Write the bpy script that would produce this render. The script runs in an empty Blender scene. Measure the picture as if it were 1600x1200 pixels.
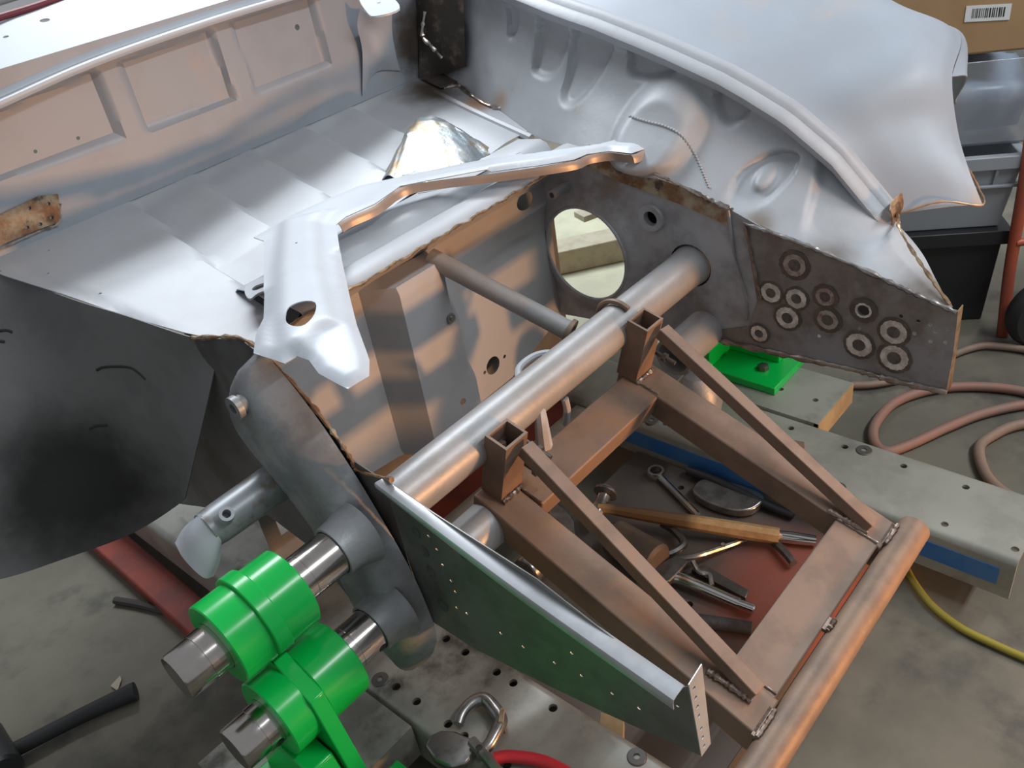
import bpy, bmesh, math, random
import numpy as np
from mathutils import Vector, Matrix, geometry
random.seed(7)
S = bpy.context.scene
COL = S.collection

# ------------------------------------------------------------------ camera
F = 1371.0                                  # focal length in pixels of the 1600x1200 frame
def _ray(p):
    v = np.array([p[0]-800., -(p[1]-600.), -F]); return v/np.linalg.norm(v)
AX = _ray((2343, -600)); AY = _ray((-920, -45)); AY = AY-AX*(AX@AY); AY /= np.linalg.norm(AY)
AZ = np.cross(AX, AY)
RW = np.array([AX, AY, AZ])                 # camera -> world
CAM = np.array([0., 0., 1.1])
cam_data = bpy.data.cameras.new('camera'); cam = bpy.data.objects.new('camera', cam_data); COL.objects.link(cam)
M = Matrix([list(RW[0])+[0], list(RW[1])+[0], list(RW[2])+[1.1], [0, 0, 0, 1]])
cam.matrix_world = M
cam_data.sensor_width = 36; cam_data.lens = F*36/1600; cam_data.clip_start = .02; cam_data.clip_end = 100
S.camera = cam

# ------------------------------------------------------------------ light
S.view_settings.view_transform = 'Standard'; S.view_settings.look = 'None'
S.view_settings.exposure = 0.18; S.view_settings.gamma = 1; S.view_settings.use_curve_mapping = False
W = bpy.data.worlds.new('world'); S.world = W; W.use_nodes = True
W.node_tree.nodes['Background'].inputs[0].default_value = (.92, .95, 1.0, 1)
W.node_tree.nodes['Background'].inputs[1].default_value = .29
def area(name, loc, target, sx, sy, power, col, spread=180):
    L = bpy.data.lights.new(name, 'AREA'); L.shape = 'RECTANGLE'; L.size = sx; L.size_y = sy; L.energy = power; L.color = col; L.spread = math.radians(spread)
    o = bpy.data.objects.new(name, L); COL.objects.link(o); o.location = loc
    d = (Vector(target)-Vector(loc)).normalized()
    q = d.to_track_quat('-Z', 'X'); o.rotation_euler = q.to_euler(); return o
# twin-tube fluorescent fittings under the ceiling, tubes running across the car: one pair behind the photographer, a broader bank over the cowl
for y in (-1.0, -.92):
    o = area('fluorescent_tube', (2.05, y, 2.5), (2.05, y, 0), .04, 2.4, 29, (.93, .97, 1.0)); o.rotation_euler = (0, 0, math.pi/2)
for y in (2.25, 2.55):
    o = area('fluorescent_tube', (2.0, y, 2.6), (2.0, y, 0), .20, 2.4, 58, (.90, .95, 1.0)); o.rotation_euler = (math.radians(-15), 0, math.pi/2)
area('halogen_worklight', (1.32, -1.35, .15), (.72, .95, .27), .14, .10, 4.3, (1.0, .47, .18), 64)

# ------------------------------------------------------------------ coordinates: a sight line met with a plane of the place
def _w(p): return RW@_ray(p)
def PX(x, y, X): d = _w((x, y)); return tuple(CAM+d*((X-CAM[0])/d[0]))
def PY(x, y, Y): d = _w((x, y)); return tuple(CAM+d*((Y-CAM[1])/d[1]))
def PZ(x, y, z=0.): d = _w((x, y)); return tuple(CAM+d*((z-CAM[2])/d[2]))
def PP(x, y, P0, n):
    d = _w((x, y)); n = np.array(n, float); return tuple(CAM+d*(((np.array(P0)-CAM)@n)/(d@n)))
def yz(p): return (p[1], p[2])

# ------------------------------------------------------------------ materials
def mat(name, c, rough=.5, metal=0., c2=None, scale=8., detail=6., lo=.4, hi=.65, bump=0., bscale=60., c3=None, s3=3., lo3=.5, hi3=.6, trans=0., spots=None, rough2=None, stretch=None):
    m = bpy.data.materials.new(name); m.use_nodes = True; nt = m.node_tree; N = nt.nodes; L = nt.links
    b = N['Principled BSDF']; b.inputs['Base Color'].default_value = (*c, 1)
    b.inputs['Roughness'].default_value = rough; b.inputs['Metallic'].default_value = metal
    if trans: b.inputs['Transmission Weight'].default_value = trans
    geo = N.new('ShaderNodeNewGeometry'); vec = geo.outputs['Position']
    if stretch:
        mp = N.new('ShaderNodeMapping'); mp.inputs['Scale'].default_value = stretch; L.new(vec, mp.inputs['Vector']); vec = mp.outputs['Vector']
    def noise(s, d=6.):
        n = N.new('ShaderNodeTexNoise'); n.inputs['Scale'].default_value = s; n.inputs['Detail'].default_value = d; n.inputs['Roughness'].default_value = .62
        L.new(vec, n.inputs['Vector']); return n.outputs['Fac']
    def ramp(f, a, z):
        r = N.new('ShaderNodeMapRange'); r.interpolation_type = 'SMOOTHSTEP'; r.inputs['From Min'].default_value = a; r.inputs['From Max'].default_value = z
        L.new(f, r.inputs['Value']); return r.outputs['Result']
    def mix(f, A, B):
        x = N.new('ShaderNodeMix'); x.data_type = 'RGBA'
        L.new(f, x.inputs[0])
        for s, v in ((6, A), (7, B)):
            if isinstance(v, tuple): x.inputs[s].default_value = (*v, 1)
            else: L.new(v, x.inputs[s])
        return x.outputs[2]
    col = c; f = None
    if c2:
        f = ramp(noise(scale, detail), lo, hi); col = mix(f, c, c2)
    if c3:
        g = ramp(noise(s3, 8), lo3, hi3); col = mix(g, col, c3)
    for sp in (spots or []):                       # stains that have a shape of their own: centre, inner and outer radius, colour
        d = N.new('ShaderNodeVectorMath'); d.operation = 'DISTANCE'; L.new(geo.outputs['Position'], d.inputs[0]); d.inputs[1].default_value = sp[0]
        a = N.new('ShaderNodeMath'); a.operation = 'MULTIPLY_ADD'; L.new(noise(sp[4] if len(sp) > 4 else 9.), a.inputs[0]); a.inputs[1].default_value = (sp[2]-sp[1])*1.2; L.new(d.outputs['Value'], a.inputs[2])
        g = ramp(a.outputs[0], sp[2]+(sp[2]-sp[1])*.4, sp[1]+(sp[2]-sp[1])*.4)
        col = mix(g, col, sp[3])
    if not isinstance(col, tuple): L.new(col, b.inputs['Base Color'])
    if rough2 is not None and f is not None:
        r = N.new('ShaderNodeMapRange'); L.new(f, r.inputs['Value']); r.inputs['To Min'].default_value = rough; r.inputs['To Max'].default_value = rough2; L.new(r.outputs['Result'], b.inputs['Roughness'])
    if bump:
        bp = N.new('ShaderNodeBump'); bp.inputs['Strength'].default_value = bump; bp.inputs['Distance'].default_value = .004
        L.new(noise(bscale, 4), bp.inputs['Height']); L.new(bp.outputs['Normal'], b.inputs['Normal'])
    m['bsdf'] = b.name
    return m
burnt = (.075, .058, .045)
m_primer = mat('grey_primer', (.42, .44, .47), 0.5, 0.08, (.37, .385, .41), 7, bump=.08, bscale=90, c3=(.40, .36, .33), s3=5, lo3=.62, hi3=.75)
m_floorp = mat('trunk_floor_primer', (.46, .48, .51), 0.5, 0.08, (.42, .435, .46), 6, bump=.06, c3=(.42, .38, .34), s3=6, lo3=.64, hi3=.75,
               spots=[((1.27, 1.42, .59), .03, .13, burnt), ((1.285, 1.30, .57), .015, .06, (.30, .17, .10))])
m_wall = mat('wheelhouse_primer', (.42, .44, .47), 0.5, 0.08, (.38, .40, .42), 9, bump=.10, bscale=70, c3=(.34, .29, .25), s3=9, lo3=.62, hi3=.72,
             spots=[((1.35, 1.45, .66), .05, .13, burnt), ((1.2, .35, .40), .02, .10, (.14, .125, .11)), ((1.2, .50, .43), .015, .075, (.18, .165, .15)), ((1.2, .62, .465), .01, .045, (.22, .19, .16)), ((1.29, 1.25, .58), .01, .05, (.32, .20, .13))])
m_rear = mat('bulkhead_primer', (.34, .37, .41), 0.5, 0.08, (.31, .335, .37), 6, bump=.06, c3=(.42, .36, .33), s3=4, lo3=.58, hi3=.75,
             spots=[((1.32, 1.48, .68), .05, .13, burnt, 18)])
m_fender = mat('fender_primer', (.365, .405, .46), 0.5, 0.08, (.34, .375, .42), 4, bump=.04, c3=(.45, .40, .36), s3=3.5, lo3=.62, hi3=.8,
               spots=[((1.42, .355, .455), .008, .06, (.42, .30, .22), 14)])
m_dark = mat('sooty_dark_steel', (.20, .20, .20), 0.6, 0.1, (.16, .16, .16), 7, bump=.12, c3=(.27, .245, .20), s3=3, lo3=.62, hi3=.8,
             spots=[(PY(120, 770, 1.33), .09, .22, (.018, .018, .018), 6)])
m_arm = mat('axle_bracket_primer', (.33, .345, .36), 0.45, 0.3, (.22, .225, .235), 12, bump=.15, bscale=120, c3=(.21, .165, .13), s3=11, lo3=.60, hi3=.75)
m_front = mat('front_bulkhead_primer', (.40, .41, .43), 0.5, 0.08, (.36, .365, .38), 7, bump=.06, c3=(.40, .33, .28), s3=5, lo3=.55, hi3=.75)
m_wheelw = mat('nose_wall_primer', (.41, .43, .46), 0.5, 0.08, (.29, .30, .32), 16, bump=.35, bscale=75, c3=(.26, .22, .19), s3=8, lo3=.62, hi3=.75)
m_spot = mat('ground_bare_steel_spots', (.28, .265, .255), .45, .25, (.20, .18, .165), 18, bump=.10, c3=(.32, .33, .345), s3=7, lo3=.47, hi3=.6)
m_ring = mat('ground_ring', (.80, .75, .69), .45, .2, (.50, .46, .42), 90, lo=.35, hi=.6)
m_ringd = mat('ground_ring_centre', (.13, .125, .125), .45, .6, (.2, .19, .18), 90)
m_halo = mat('heat_halo', (.11, .092, .08), .5, .3, (.16, .135, .115), 40)
m_tube = mat('axle_tube_primer', (.345, .345, .35), .42, .25, (.30, .295, .29), 10, bump=.10, bscale=100, c3=(.36, .28, .21), s3=6, lo3=.57, hi3=.72)
m_white = mat('bright_lit_primer', (.56, .60, .65), .42, .05, (.53, .565, .61), 6)  # same body primer in a paler copy; bright light on it is in the colour
m_rust = mat('rusty_brown_steel', (.225, .155, .115), .58, .15, (.170, .118, .088), 14, bump=.12, bscale=150, c3=(.27, .155, .09), s3=6, lo3=.5, hi3=.7)
m_rustb = mat('rusty_bar', (.24, .16, .11), .52, .15, (.18, .125, .092), 20, bump=.12, bscale=150)
m_rustp = mat('rust_patch', (.23, .12, .06), .7, .2, (.40, .34, .24), 30, bump=.3, bscale=120, c3=(.10, .065, .045), s3=25, lo3=.55, hi3=.65)
m_weld = mat('weld_bead', (.50, .47, .44), .28, .9, (.25, .19, .15), 60)
m_gold = mat('bright_cut_edge', (.62, .45, .28), .3, .85, (.3, .2, .13), 60)
m_steel = mat('bare_sheet_steel', (.27, .265, .25), .36, .7, (.20, .195, .18), 12, bump=.04, rough2=.45, c3=(.16, .15, .135), s3=6, lo3=.6, hi3=.75)
m_lip = mat('bright_steel_flange', (.66, .69, .73), .34, .7, (.58, .60, .63), 25)
m_heat = mat('heat_tinted_steel', (.40, .41, .41), .34, .75, (.30, .36, .40), 22, c3=(.40, .30, .18), s3=14, lo3=.5, hi3=.62, bump=.3, bscale=30)
m_green = mat('green_enamel', (.004, .47, .075), .22, 0.)
m_pin = mat('polished_steel', (.56, .53, .50), .17, 1., (.50, .47, .44), 30)
m_bench = mat('bench_plate_steel', (.40, .405, .355), .45, .35, (.32, .32, .28), 9, bump=.06, c3=(.20, .19, .165), s3=5, lo3=.55, hi3=.72)
m_benchl = mat('grimy_bench_steel', (.38, .375, .335), .42, .4, (.28, .27, .24), 8, bump=.10, c3=(.10, .09, .075), s3=6, lo3=.52, hi3=.68)
m_blue = mat('worn_blue_paint', (.035, .17, .46), .5, 0., (.06, .19, .42), 18, c3=(.12, .10, .085), s3=20, lo3=.62, hi3=.68)
m_brown = mat('grimy_brown_plate', (.125, .105, .09), .55, .3, (.13, .11, .095), 12, bump=.1, spots=[((.98, .42, -.075), .10, .22, (.27, .085, .06), 12)])
m_red = mat('red_bench_paint', (.30, .05, .03), .5, 0, (.19, .04, .03), 12)
m_screw = mat('dark_socket_screw', (.14, .135, .125), .45, .6)
m_black = mat('black_rubber', (.02, .02, .021), .55)
m_blackp = mat('black_plastic', (.022, .023, .025), .4)
m_conc = mat('workshop_concrete', (.165, .152, .114), .62, 0, (.120, .110, .084), 3, bump=.1, bscale=60, c3=(.075, .07, .06), s3=5.5, lo3=.50, hi3=.70)
m_wood = mat('hammer_wood', (.46, .29, .13), .5, 0, (.36, .21, .09), 40, spots=[(PZ(1020, 807, -.040), .07, .10, (.13, .075, .03))])
m_woodo = mat('oiled_dark_wood', (.16, .095, .05), .5, 0, (.10, .06, .035), 20)
m_wood2 = mat('raw_timber', (.42, .31, .17), .6, 0, (.33, .23, .12), 18)
m_wood3 = mat('grey_timber', (.42, .39, .29), .7, 0, (.34, .31, .23), 20)
m_tool = mat('tool_steel', (.36, .35, .34), .30, .9, (.22, .21, .20), 30)
m_chrome = mat('chrome', (.66, .65, .64), .12, 1.)
m_dtool = mat('dark_tool_steel', (.12, .115, .105), .38, .8, (.18, .17, .16), 30)
m_card = mat('cardboard', (.42, .26, .13), .75, 0, (.38, .23, .11), 6)
m_crate = mat('grey_crate_plastic', (.34, .36, .39), .45)
m_paper = mat('white_label_paper', (.80, .79, .78), .6)
m_ink = mat('black_ink', (.03, .03, .03), .6)
m_hose = mat('dusty_red_hose', (.29, .145, .11), .6, 0, (.24, .15, .115), 20)
m_hose2 = mat('dusty_brown_hose', (.26, .17, .125), .6, 0, (.22, .16, .12), 20)
m_cord = mat('yellow_cord', (.30, .25, .03), .5)
m_orange = mat('red_orange_frame', (.42, .09, .045), .45, .1, (.34, .08, .05), 10)
m_redgrip = mat('red_grip', (.55, .02, .03), .4)
m_grey = mat('wheel_grey', (.22, .22, .21), .5)
m_clear = mat('clear_plastic', (.90, .93, .97), .16, 0, trans=.86, bump=.25, bscale=14)
m_bag = mat('pale_blue_plastic_bag', (.30, .37, .48), .3, 0, (.50, .55, .62), 8, bump=.5, bscale=12)
m_beige = mat('pale_board', (.50, .50, .36), .7, 0, (.42, .42, .31), 6)

# ------------------------------------------------------------------ mesh helpers
def thing(name, label, cat, loc, group=None):
    o = bpy.data.objects.new(name, None); COL.objects.link(o); o.location = loc; o.empty_display_size = .03
    o['label'] = label; o['category'] = cat
    if group: o['group'] = group
    return o
def tag(o, label, cat, group=None):
    o['label'] = label; o['category'] = cat
    if group: o['group'] = group
    return o
def wloc(o):
    v = Vector((0, 0, 0))
    while o: v += o.location; o = o.parent
    return v
class MB:
    """collects geometry (world coordinates) for ONE part"""
    def __init__(s): s.v = []; s.f = []; s.m = []; s.sm = []
    def add(s, vs, fs, mi=0, smooth=False):
        k = len(s.v); s.v += [tuple(map(float, p)) for p in vs]
        for f in fs: s.f.append([i+k for i in f]); s.m.append(mi); s.sm.append(smooth)
        return s
    def box(s, lo, hi, R=None, c=None, mi=0):
        vs = [(x, y, z) for x in (lo[0], hi[0]) for y in (lo[1], hi[1]) for z in (lo[2], hi[2])]
        if R is not None: vs = [tuple(Vector(c)+R@Vector(p)) for p in vs]
        return s.add(vs, [(0, 1, 3, 2), (4, 6, 7, 5), (0, 4, 5, 1), (2, 3, 7, 6), (0, 2, 6, 4), (1, 5, 7, 3)], mi)
    def prism(s, poly, d, mi=0):
        n = len(poly); d = Vector(d); a = [Vector(p) for p in poly]; vs = a+[p+d for p in a]
        return s.add(vs, [list(range(n))[::-1], list(range(n, 2*n))]+[(i, (i+1) % n, n+(i+1) % n, n+i) for i in range(n)], mi)
    def lathe(s, p0, p1, prof, n=32, mi=0, caps=True, smooth=True):
        """prof: (t along p0->p1 in metres, radius)"""
        p0 = Vector(p0); a = (Vector(p1)-p0).normalized(); u = a.orthogonal().normalized(); w = a.cross(u)
        for k in range(len(prof)-1):                     # each band its own verts, so edges stay crisp
            (t0, r0), (t1, r1) = prof[k], prof[k+1]
            if abs(t0-t1)+abs(r0-r1) < 1e-7: continue
            vs = []
            for (t, r) in ((t0, r0), (t1, r1)):
                for i in range(n):
                    q = 2*math.pi*i/n; vs.append(p0+a*t+(u*math.cos(q)+w*math.sin(q))*r)
            s.add(vs, [(i, (i+1) % n, n+(i+1) % n, n+i) for i in range(n)], mi, smooth)
        if caps:
            for (t, r) in (prof[0], prof[-1]):
                if r > 1e-5: s.add([p0+a*t+(u*math.cos(2*math.pi*i/n)+w*math.sin(2*math.pi*i/n))*r for i in range(n)], [tuple(range(n))], mi)
        return s
    def cyl(s, p0, p1, r, n=24, mi=0, r1=None, bev=0.):
        L = (Vector(p1)-Vector(p0)).length; r1 = r if r1 is None else r1
        pr = [(0, r-bev), (bev, r), (L-bev, r1), (L, r1-bev)] if bev else [(0, r), (L, r1)]
        return s.lathe(p0, p1, pr, n, mi)
    def pipe(s, p0, p1, r, ri, n=28, mi=0):
        L = (Vector(p1)-Vector(p0)).length
        return s.lathe(p0, p1, [(L, ri), (0, ri), (0, r), (L, r), (L, ri)], n, mi, caps=False)
    def tube(s, pts, r, n=10, mi=0, sub=6, jit=0., closed=False):
        P = spline(pts, sub) if sub > 1 else [Vector(p) for p in pts]
        rings = []; up = None
        for i, p in enumerate(P):
            t = (P[min(i+1, len(P)-1)]-P[max(i-1, 0)]).normalized()
            if up is None: up = t.orthogonal().normalized()
            up = (up-t*up.dot(t)).normalized(); w = t.cross(up)
            rr = (r(i/(len(P)-1)) if callable(r) else r)*(1+random.uniform(-jit, jit))
            rings.append([p+(up*math.cos(2*math.pi*k/n)+w*math.sin(2*math.pi*k/n))*rr for k in range(n)])
        vs = [q for g in rings for q in g]; m = len(rings)
        fs = [(i*n+k, i*n+(k+1) % n, (i+1)*n+(k+1) % n, (i+1)*n+k) for i in range(m-1) for k in range(n)]
        fs += [tuple(range(n))[::-1], tuple(range((m-1)*n, m*n))]
        return s.add(vs, fs, mi, True)
    def loft(s, rows, nu=6, nv=6, disp=None, mi=0):
        """rows of control points -> smooth sheet; nu steps between rows, nv steps along a row; disp(point) -> offset"""
        R_ = [spline(r, nv) for r in rows]; cols = list(zip(*R_)); C_ = [spline(c, nu) for c in cols]
        n = len(C_); m = len(C_[0]); vs = []
        for j in range(m):
            for i in range(n):
                p = C_[i][j]; vs.append(p+Vector(disp(p)) if disp else p)
        return s.add(vs, [(j*n+i, j*n+i+1, (j+1)*n+i+1, (j+1)*n+i) for j in range(m-1) for i in range(n-1)], mi, True)
    def sheet(s, outline, holes, fmap, sp, mi=0, extra=None, lines=()):
        """flat outline with holes, triangulated, then carried into the place by fmap(u,v)"""
        def dens(poly, step):
            out = []
            for a, b in zip(poly, poly[1:]+poly[:1]):
                L = math.hypot(b[0]-a[0], b[1]-a[1]); k = max(1, int(round(L/step)))
                out += [(a[0]+(b[0]-a[0])*i/k, a[1]+(b[1]-a[1])*i/k) for i in range(k)]
            return out
        loops = [dens(outline, sp)]+[list(h) for h in holes]
        pts = []; edges = []
        for l in loops:
            k = len(pts); pts += l; edges += [(k+i, k+(i+1) % len(l)) for i in range(len(l))]
        for a_, b_ in lines:
            k = len(pts); L_ = math.hypot(b_[0]-a_[0], b_[1]-a_[1]); m_ = max(1, int(L_/sp))
            pts += [(a_[0]+(b_[0]-a_[0])*i/m_, a_[1]+(b_[1]-a_[1])*i/m_) for i in range(m_+1)]; edges += [(k+i, k+i+1) for i in range(m_)]
        us = [p[0] for p in outline]; vs_ = [p[1] for p in outline]
        gx, gy = np.meshgrid(np.arange(min(us)+sp/2, max(us), sp), np.arange(min(vs_)+sp/2, max(vs_), sp))
        G = np.stack([gx.ravel(), gy.ravel()], 1)
        if extra is not None: G = np.vstack([G, extra])
        ok = inside(G, outline)&(edist(G, loops[0]) > sp*.35)
        for h in holes: ok &= ~inside(G, h)&(edist(G, list(h)) > sp*.3)
        pts += [tuple(p) for p in G[ok]]
        v2, e2, f2 = geometry.delaunay_2d_cdt([Vector(p) for p in pts], edges, [], 0, 1e-7)[:3]
        cen = np.array([[sum(v2[i][0] for i in f)/len(f), sum(v2[i][1] for i in f)/len(f)] for f in f2])
        keep = inside(cen, loops[0])
        for h in holes: keep &= ~inside(cen, h)
        return s.add([fmap(p[0], p[1]) for p in v2], [f for f, k in zip(f2, keep) if k], mi, True)
    def build(s, name, mats, parent=None, thick=0., side=None, bevel=0., auto=40, sub=0, origin=None):
        mats = mats if isinstance(mats, (list, tuple)) else [mats]
        if parent: base = wloc(parent)
        else:
            a = np.array(s.v); base = Vector(((a[:, 0].min()+a[:, 0].max())/2, (a[:, 1].min()+a[:, 1].max())/2, a[:, 2].min()))
        me = bpy.data.meshes.new(name); me.from_pydata([tuple(Vector(p)-base) for p in s.v], [], s.f); me.validate()
        for m in mats: me.materials.append(m)
        for p, mi, sm in zip(me.polygons, s.m, s.sm): p.material_index = mi; p.use_smooth = sm
        bm = bmesh.new(); bm.from_mesh(me); bmesh.ops.remove_doubles(bm, verts=bm.verts, dist=2e-6); bmesh.ops.recalc_face_normals(bm, faces=bm.faces)
        if thick:
            if side is not None and sum((f.normal*f.calc_area() for f in bm.faces), Vector()).dot(Vector(side)) < 0: bmesh.ops.reverse_faces(bm, faces=bm.faces)
            bm.normal_update()
            F0 = list(bm.faces); V0 = list(bm.verts); nrm = {v: v.normal.copy() for v in V0}
            rimE = [(e.verts[0], e.verts[1], e.link_faces[0]) for e in bm.edges if len(e.link_faces) == 1]
            tw = {v: bm.verts.new(v.co-nrm[v]*(thick if side is not None else thick/2)) for v in V0}
            for f in F0:
                k = bm.faces.new([tw[v] for v in reversed(f.verts)]); k.material_index = f.material_index; k.smooth = f.smooth
            for a, b, f in rimE:
                lp_ = [l.vert for l in f.loops]; ia = lp_.index(a)
                if lp_[(ia+1) % len(lp_)] is b: a, b = b, a
                k = bm.faces.new([a, b, tw[b], tw[a]]); k.material_index = f.material_index; k.smooth = True
            if side is None:
                for v in V0: v.co += nrm[v]*thick/2
        bm.to_mesh(me); bm.free()
        me.set_sharp_from_angle(angle=math.radians(auto))
        o = bpy.data.objects.new(name, me); COL.objects.link(o)
        if parent: o.parent = parent
        else: o.location = base
        if bevel:
            d = o.modifiers.new('bevel', 'BEVEL'); d.width = bevel; d.segments = 2; d.limit_method = 'ANGLE'; d.angle_limit = math.radians(35)
        return o
def spline(pts, sub):
    P = [Vector(p) for p in pts]
    if len(P) < 2 or sub <= 1: return P
    if len(P) == 2: return [P[0].lerp(P[1], i/sub) for i in range(sub+1)]
    E = [P[0]*2-P[1]]+P+[P[-1]*2-P[-2]]; out = []
    for i in range(1, len(E)-2):
        a, b, c, d = E[i-1:i+3]
        for k in range(sub):
            t = k/sub
            out.append(.5*((2*b)+(c-a)*t+(2*a-5*b+4*c-d)*t*t+(3*b-a-3*c+d)*t*t*t))
    out.append(P[-1]); return out
def inside(G, poly):
    x, y = G[:, 0], G[:, 1]; r = np.zeros(len(G), bool); n = len(poly)
    for i in range(n):
        (x1, y1), (x2, y2) = poly[i][:2], poly[(i+1) % n][:2]
        if y1 == y2: continue
        c = ((y1 > y) != (y2 > y))&(x < (x2-x1)*(y-y1)/(y2-y1)+x1); r ^= c
    return r
def edist(G, poly):
    d = np.full(len(G), 1e9); n = len(poly)
    for i in range(n):
        a = np.array(poly[i][:2]); b = np.array(poly[(i+1) % n][:2]); ab = b-a
        t = np.clip(((G-a)@ab)/max(ab@ab, 1e-12), 0, 1); d = np.minimum(d, np.hypot(*(G-(a+t[:, None]*ab)).T))
    return d
def sd(poly):
    """signed distance function (negative inside) of one 2-D outline"""
    P = [(float(p[0]), float(p[1])) for p in poly]
    us = [p[0] for p in P]; vs = [p[1] for p in P]; bx = (min(us)-.03, max(us)+.03, min(vs)-.03, max(vs)+.03)
    def f(u, v):
        if not (bx[0] < u < bx[1] and bx[2] < v < bx[3]): return .05
        G = np.array([[u, v]]); d = edist(G, P)[0]; return -d if inside(G, P)[0] else d
    return f
def circ(c, r, n=20, ry=None): return [(c[0]+r*math.cos(2*math.pi*i/n), c[1]+(ry or r)*math.sin(2*math.pi*i/n)) for i in range(n)]
def sstep(a, b, x):
    t = min(1, max(0, (x-a)/(b-a))); return t*t*(3-2*t)
def bvh(mb):
    from mathutils.bvhtree import BVHTree
    return BVHTree.FromPolygons([Vector(p) for p in mb.v], [tuple(f) for f in mb.f])
def hit(tree, x, y, lift=.002):
    """where the sight line of one photo point meets a built surface"""
    d = Vector(_w((x, y))); r = tree.ray_cast(Vector(CAM), d)
    if r[0] is None: return None
    n = r[1] if r[1].dot(d) < 0 else -r[1]
    return r[0]+n*lift
def spline_px(pts, sub): return [(p.x, p.y) for p in spline([(x, y, 0) for x, y in pts], sub)]
def rot(ax, deg): return Matrix.Rotation(math.radians(deg), 3, ax)
def smooth_poly(pts, sub=5):
    """closed smooth outline through 2-D points"""
    n = len(pts); out = []
    for i in range(n):
        a, b, c, d = [Vector((*pts[(i+k-1) % n], 0)) for k in range(4)]
        for k in range(sub):
            t = k/sub; q = .5*((2*b)+(c-a)*t+(2*a-5*b+4*c-d)*t*t+(3*b-a-3*c+d)*t*t*t); out.append((q.x, q.y))
    return out

# ------------------------------------------------------------------ setting
FZ = -.14
g = MB().add([(-4, -4, FZ), (6, -4, FZ), (6, 6, FZ), (-4, 6, FZ)], [(0, 1, 2, 3)])
fl = g.build('floor', m_conc); fl['kind'] = 'structure'

# ================================================================== bench
bench = thing('straightening_bench', 'grey steel straightening bench with drilled rails under the car body', 'bench', (.85, .6, FZ))
def rail(X0, X1, Y0, Y1, holes, mt, h=.085, rad=.014, paint=None):
    prof = [(X0, -h), (X0, -rad)]+[(X0+rad-rad*math.cos(a), -rad+rad*math.sin(a)) for a in np.linspace(.2, math.pi/2, 5)]
    prof += [(X1-rad+rad*math.sin(a), -rad+rad*math.cos(a)) for a in np.linspace(0, math.pi/2-.2, 5)]+[(X1, -rad), (X1, -h)]
    ar = [0.]
    for a, b in zip(prof, prof[1:]): ar.append(ar[-1]+math.hypot(b[0]-a[0], b[1]-a[1]))
    top0 = ar[6]-prof[6][0]
    def fm(u, v): return (float(np.interp(u, ar, [p[0] for p in prof])), v, float(np.interp(u, ar, [p[1] for p in prof])))
    hs = [circ((x+top0, y), r, 14) for x, y, r in holes]
    return MB().sheet([(0, Y0), (ar[-1], Y0), (ar[-1], Y1), (0, Y1)], hs, fm, .05, lines=[((a, Y0), (a, Y1)) for a in ar[1:-1]]).build('rail', mt, bench, thick=.006, side=(0, 0, 1))
RX0, RX1 = 1.154, 1.322
rh = [tuple(PZ(*p)[:2])+(.0062,) for p in ((1236, 669), (1320, 698), (1412, 728), (1509, 761), (1281, 749), (1476, 819), (1586, 858), (1232, 655), (1040, 662), (1069, 672), (1116, 612), (1020, 626))]
r1 = rail(RX0, RX1, .148, 1.9, [h for h in rh if RX0+.02 < h[0] < RX1-.02], m_bench)
lh = [tuple(PZ(*p)[:2])+(.0068,) for p in ((697, 998), (727, 1019), (776, 1050), (802, 1067), (864, 1106), (619, 1073), (651, 1096), (700, 1131), (725, 1150), (792, 1195))]
r2 = rail(.392, .556, -.3, 2.1, [h for h in lh if .41 < h[0] < .54], m_benchl)
# the blue stripe on the inner face of the right rail
g = MB().box((RX0-.0012, .17, -.062), (RX0+.0005, 1.0, -.026)); g.build('blue_stripe', m_blue, r1)
# cross plates
def plate(name, X0, X1, Y0, Y1, z, h, mt, holes=(), side=None):
    o = MB().sheet([(X0, Y0), (X1, Y0), (X1, Y1), (X0, Y1)], [circ(c[:2], c[2], 14) for c in holes], lambda u, v: (u, v, z), .06).build(name, mt, bench, thick=.01, side=(0, 0, 1))
    k = MB().box((X0, Y0-.002, z-h), (X1, Y0+.008, z-.001)); k.build('plate_side', side or mt, o)
    return o
crh = [tuple(PZ(*p)[:2])+(.006,) for p in ((1309, 584), (1258, 570), (1220, 608), (1274, 625))]
plate('cross_plate', RX1+.002, 1.485, .552, .86, 0, .05, m_bench, [h for h in crh if RX1+.02 < h[0] < 1.47 and .57 < h[1] < .84], m_wood2)  # near side takes a yellowish timber colour with the warm light on it painted in
plate('cross_plate', .16, .388, .735, .95, 0, .07, m_benchl)
Yc = PZ(893, 676, -.01)[1]
plate('cross_plate', .56, 1.15, Yc, Yc+.05, -.01, .02, m_bench, (), m_lip)
ph = [tuple(PZ(*p, -.075)[:2])+(.0065,) for p in ((985, 730), (1008, 744), (1064, 762), (1077, 944), (880, 940), (1065, 897), (940, 880))]
plate('tool_plate', .56, 1.15, .36, .86, -.075, .03, m_brown, [h for h in ph if .58 < h[0] < 1.13 and .38 < h[1] < .78])
g = MB().box((.56, 1.0, -.07), (1.15, 1.08, -.02)); g.build('red_cross_beam', m_red, bench, bevel=.003)
for p in ((1350, 704), (1309, 762), (1018, 657)):
    c = PZ(*p); k = MB().lathe((c[0], c[1], -.004), (c[0], c[1], .01), [(0, .0145), (.0052, .0145), (.0062, .0135), (.0062, .005), (.002, .005), (.002, 0)], 24, caps=False); k.build('socket_screw', m_screw, bench)
for p in ((594, 1062), (995, 1183)):
    c = PZ(*p); k = MB().lathe((c[0], c[1], -.004), (c[0], c[1], .01), [(0, .0135), (.0052, .0135), (.0062, .0125), (.0062, .0045), (.002, .0045), (.002, 0)], 24, caps=False); k.build('socket_screw', m_screw, bench)

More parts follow.
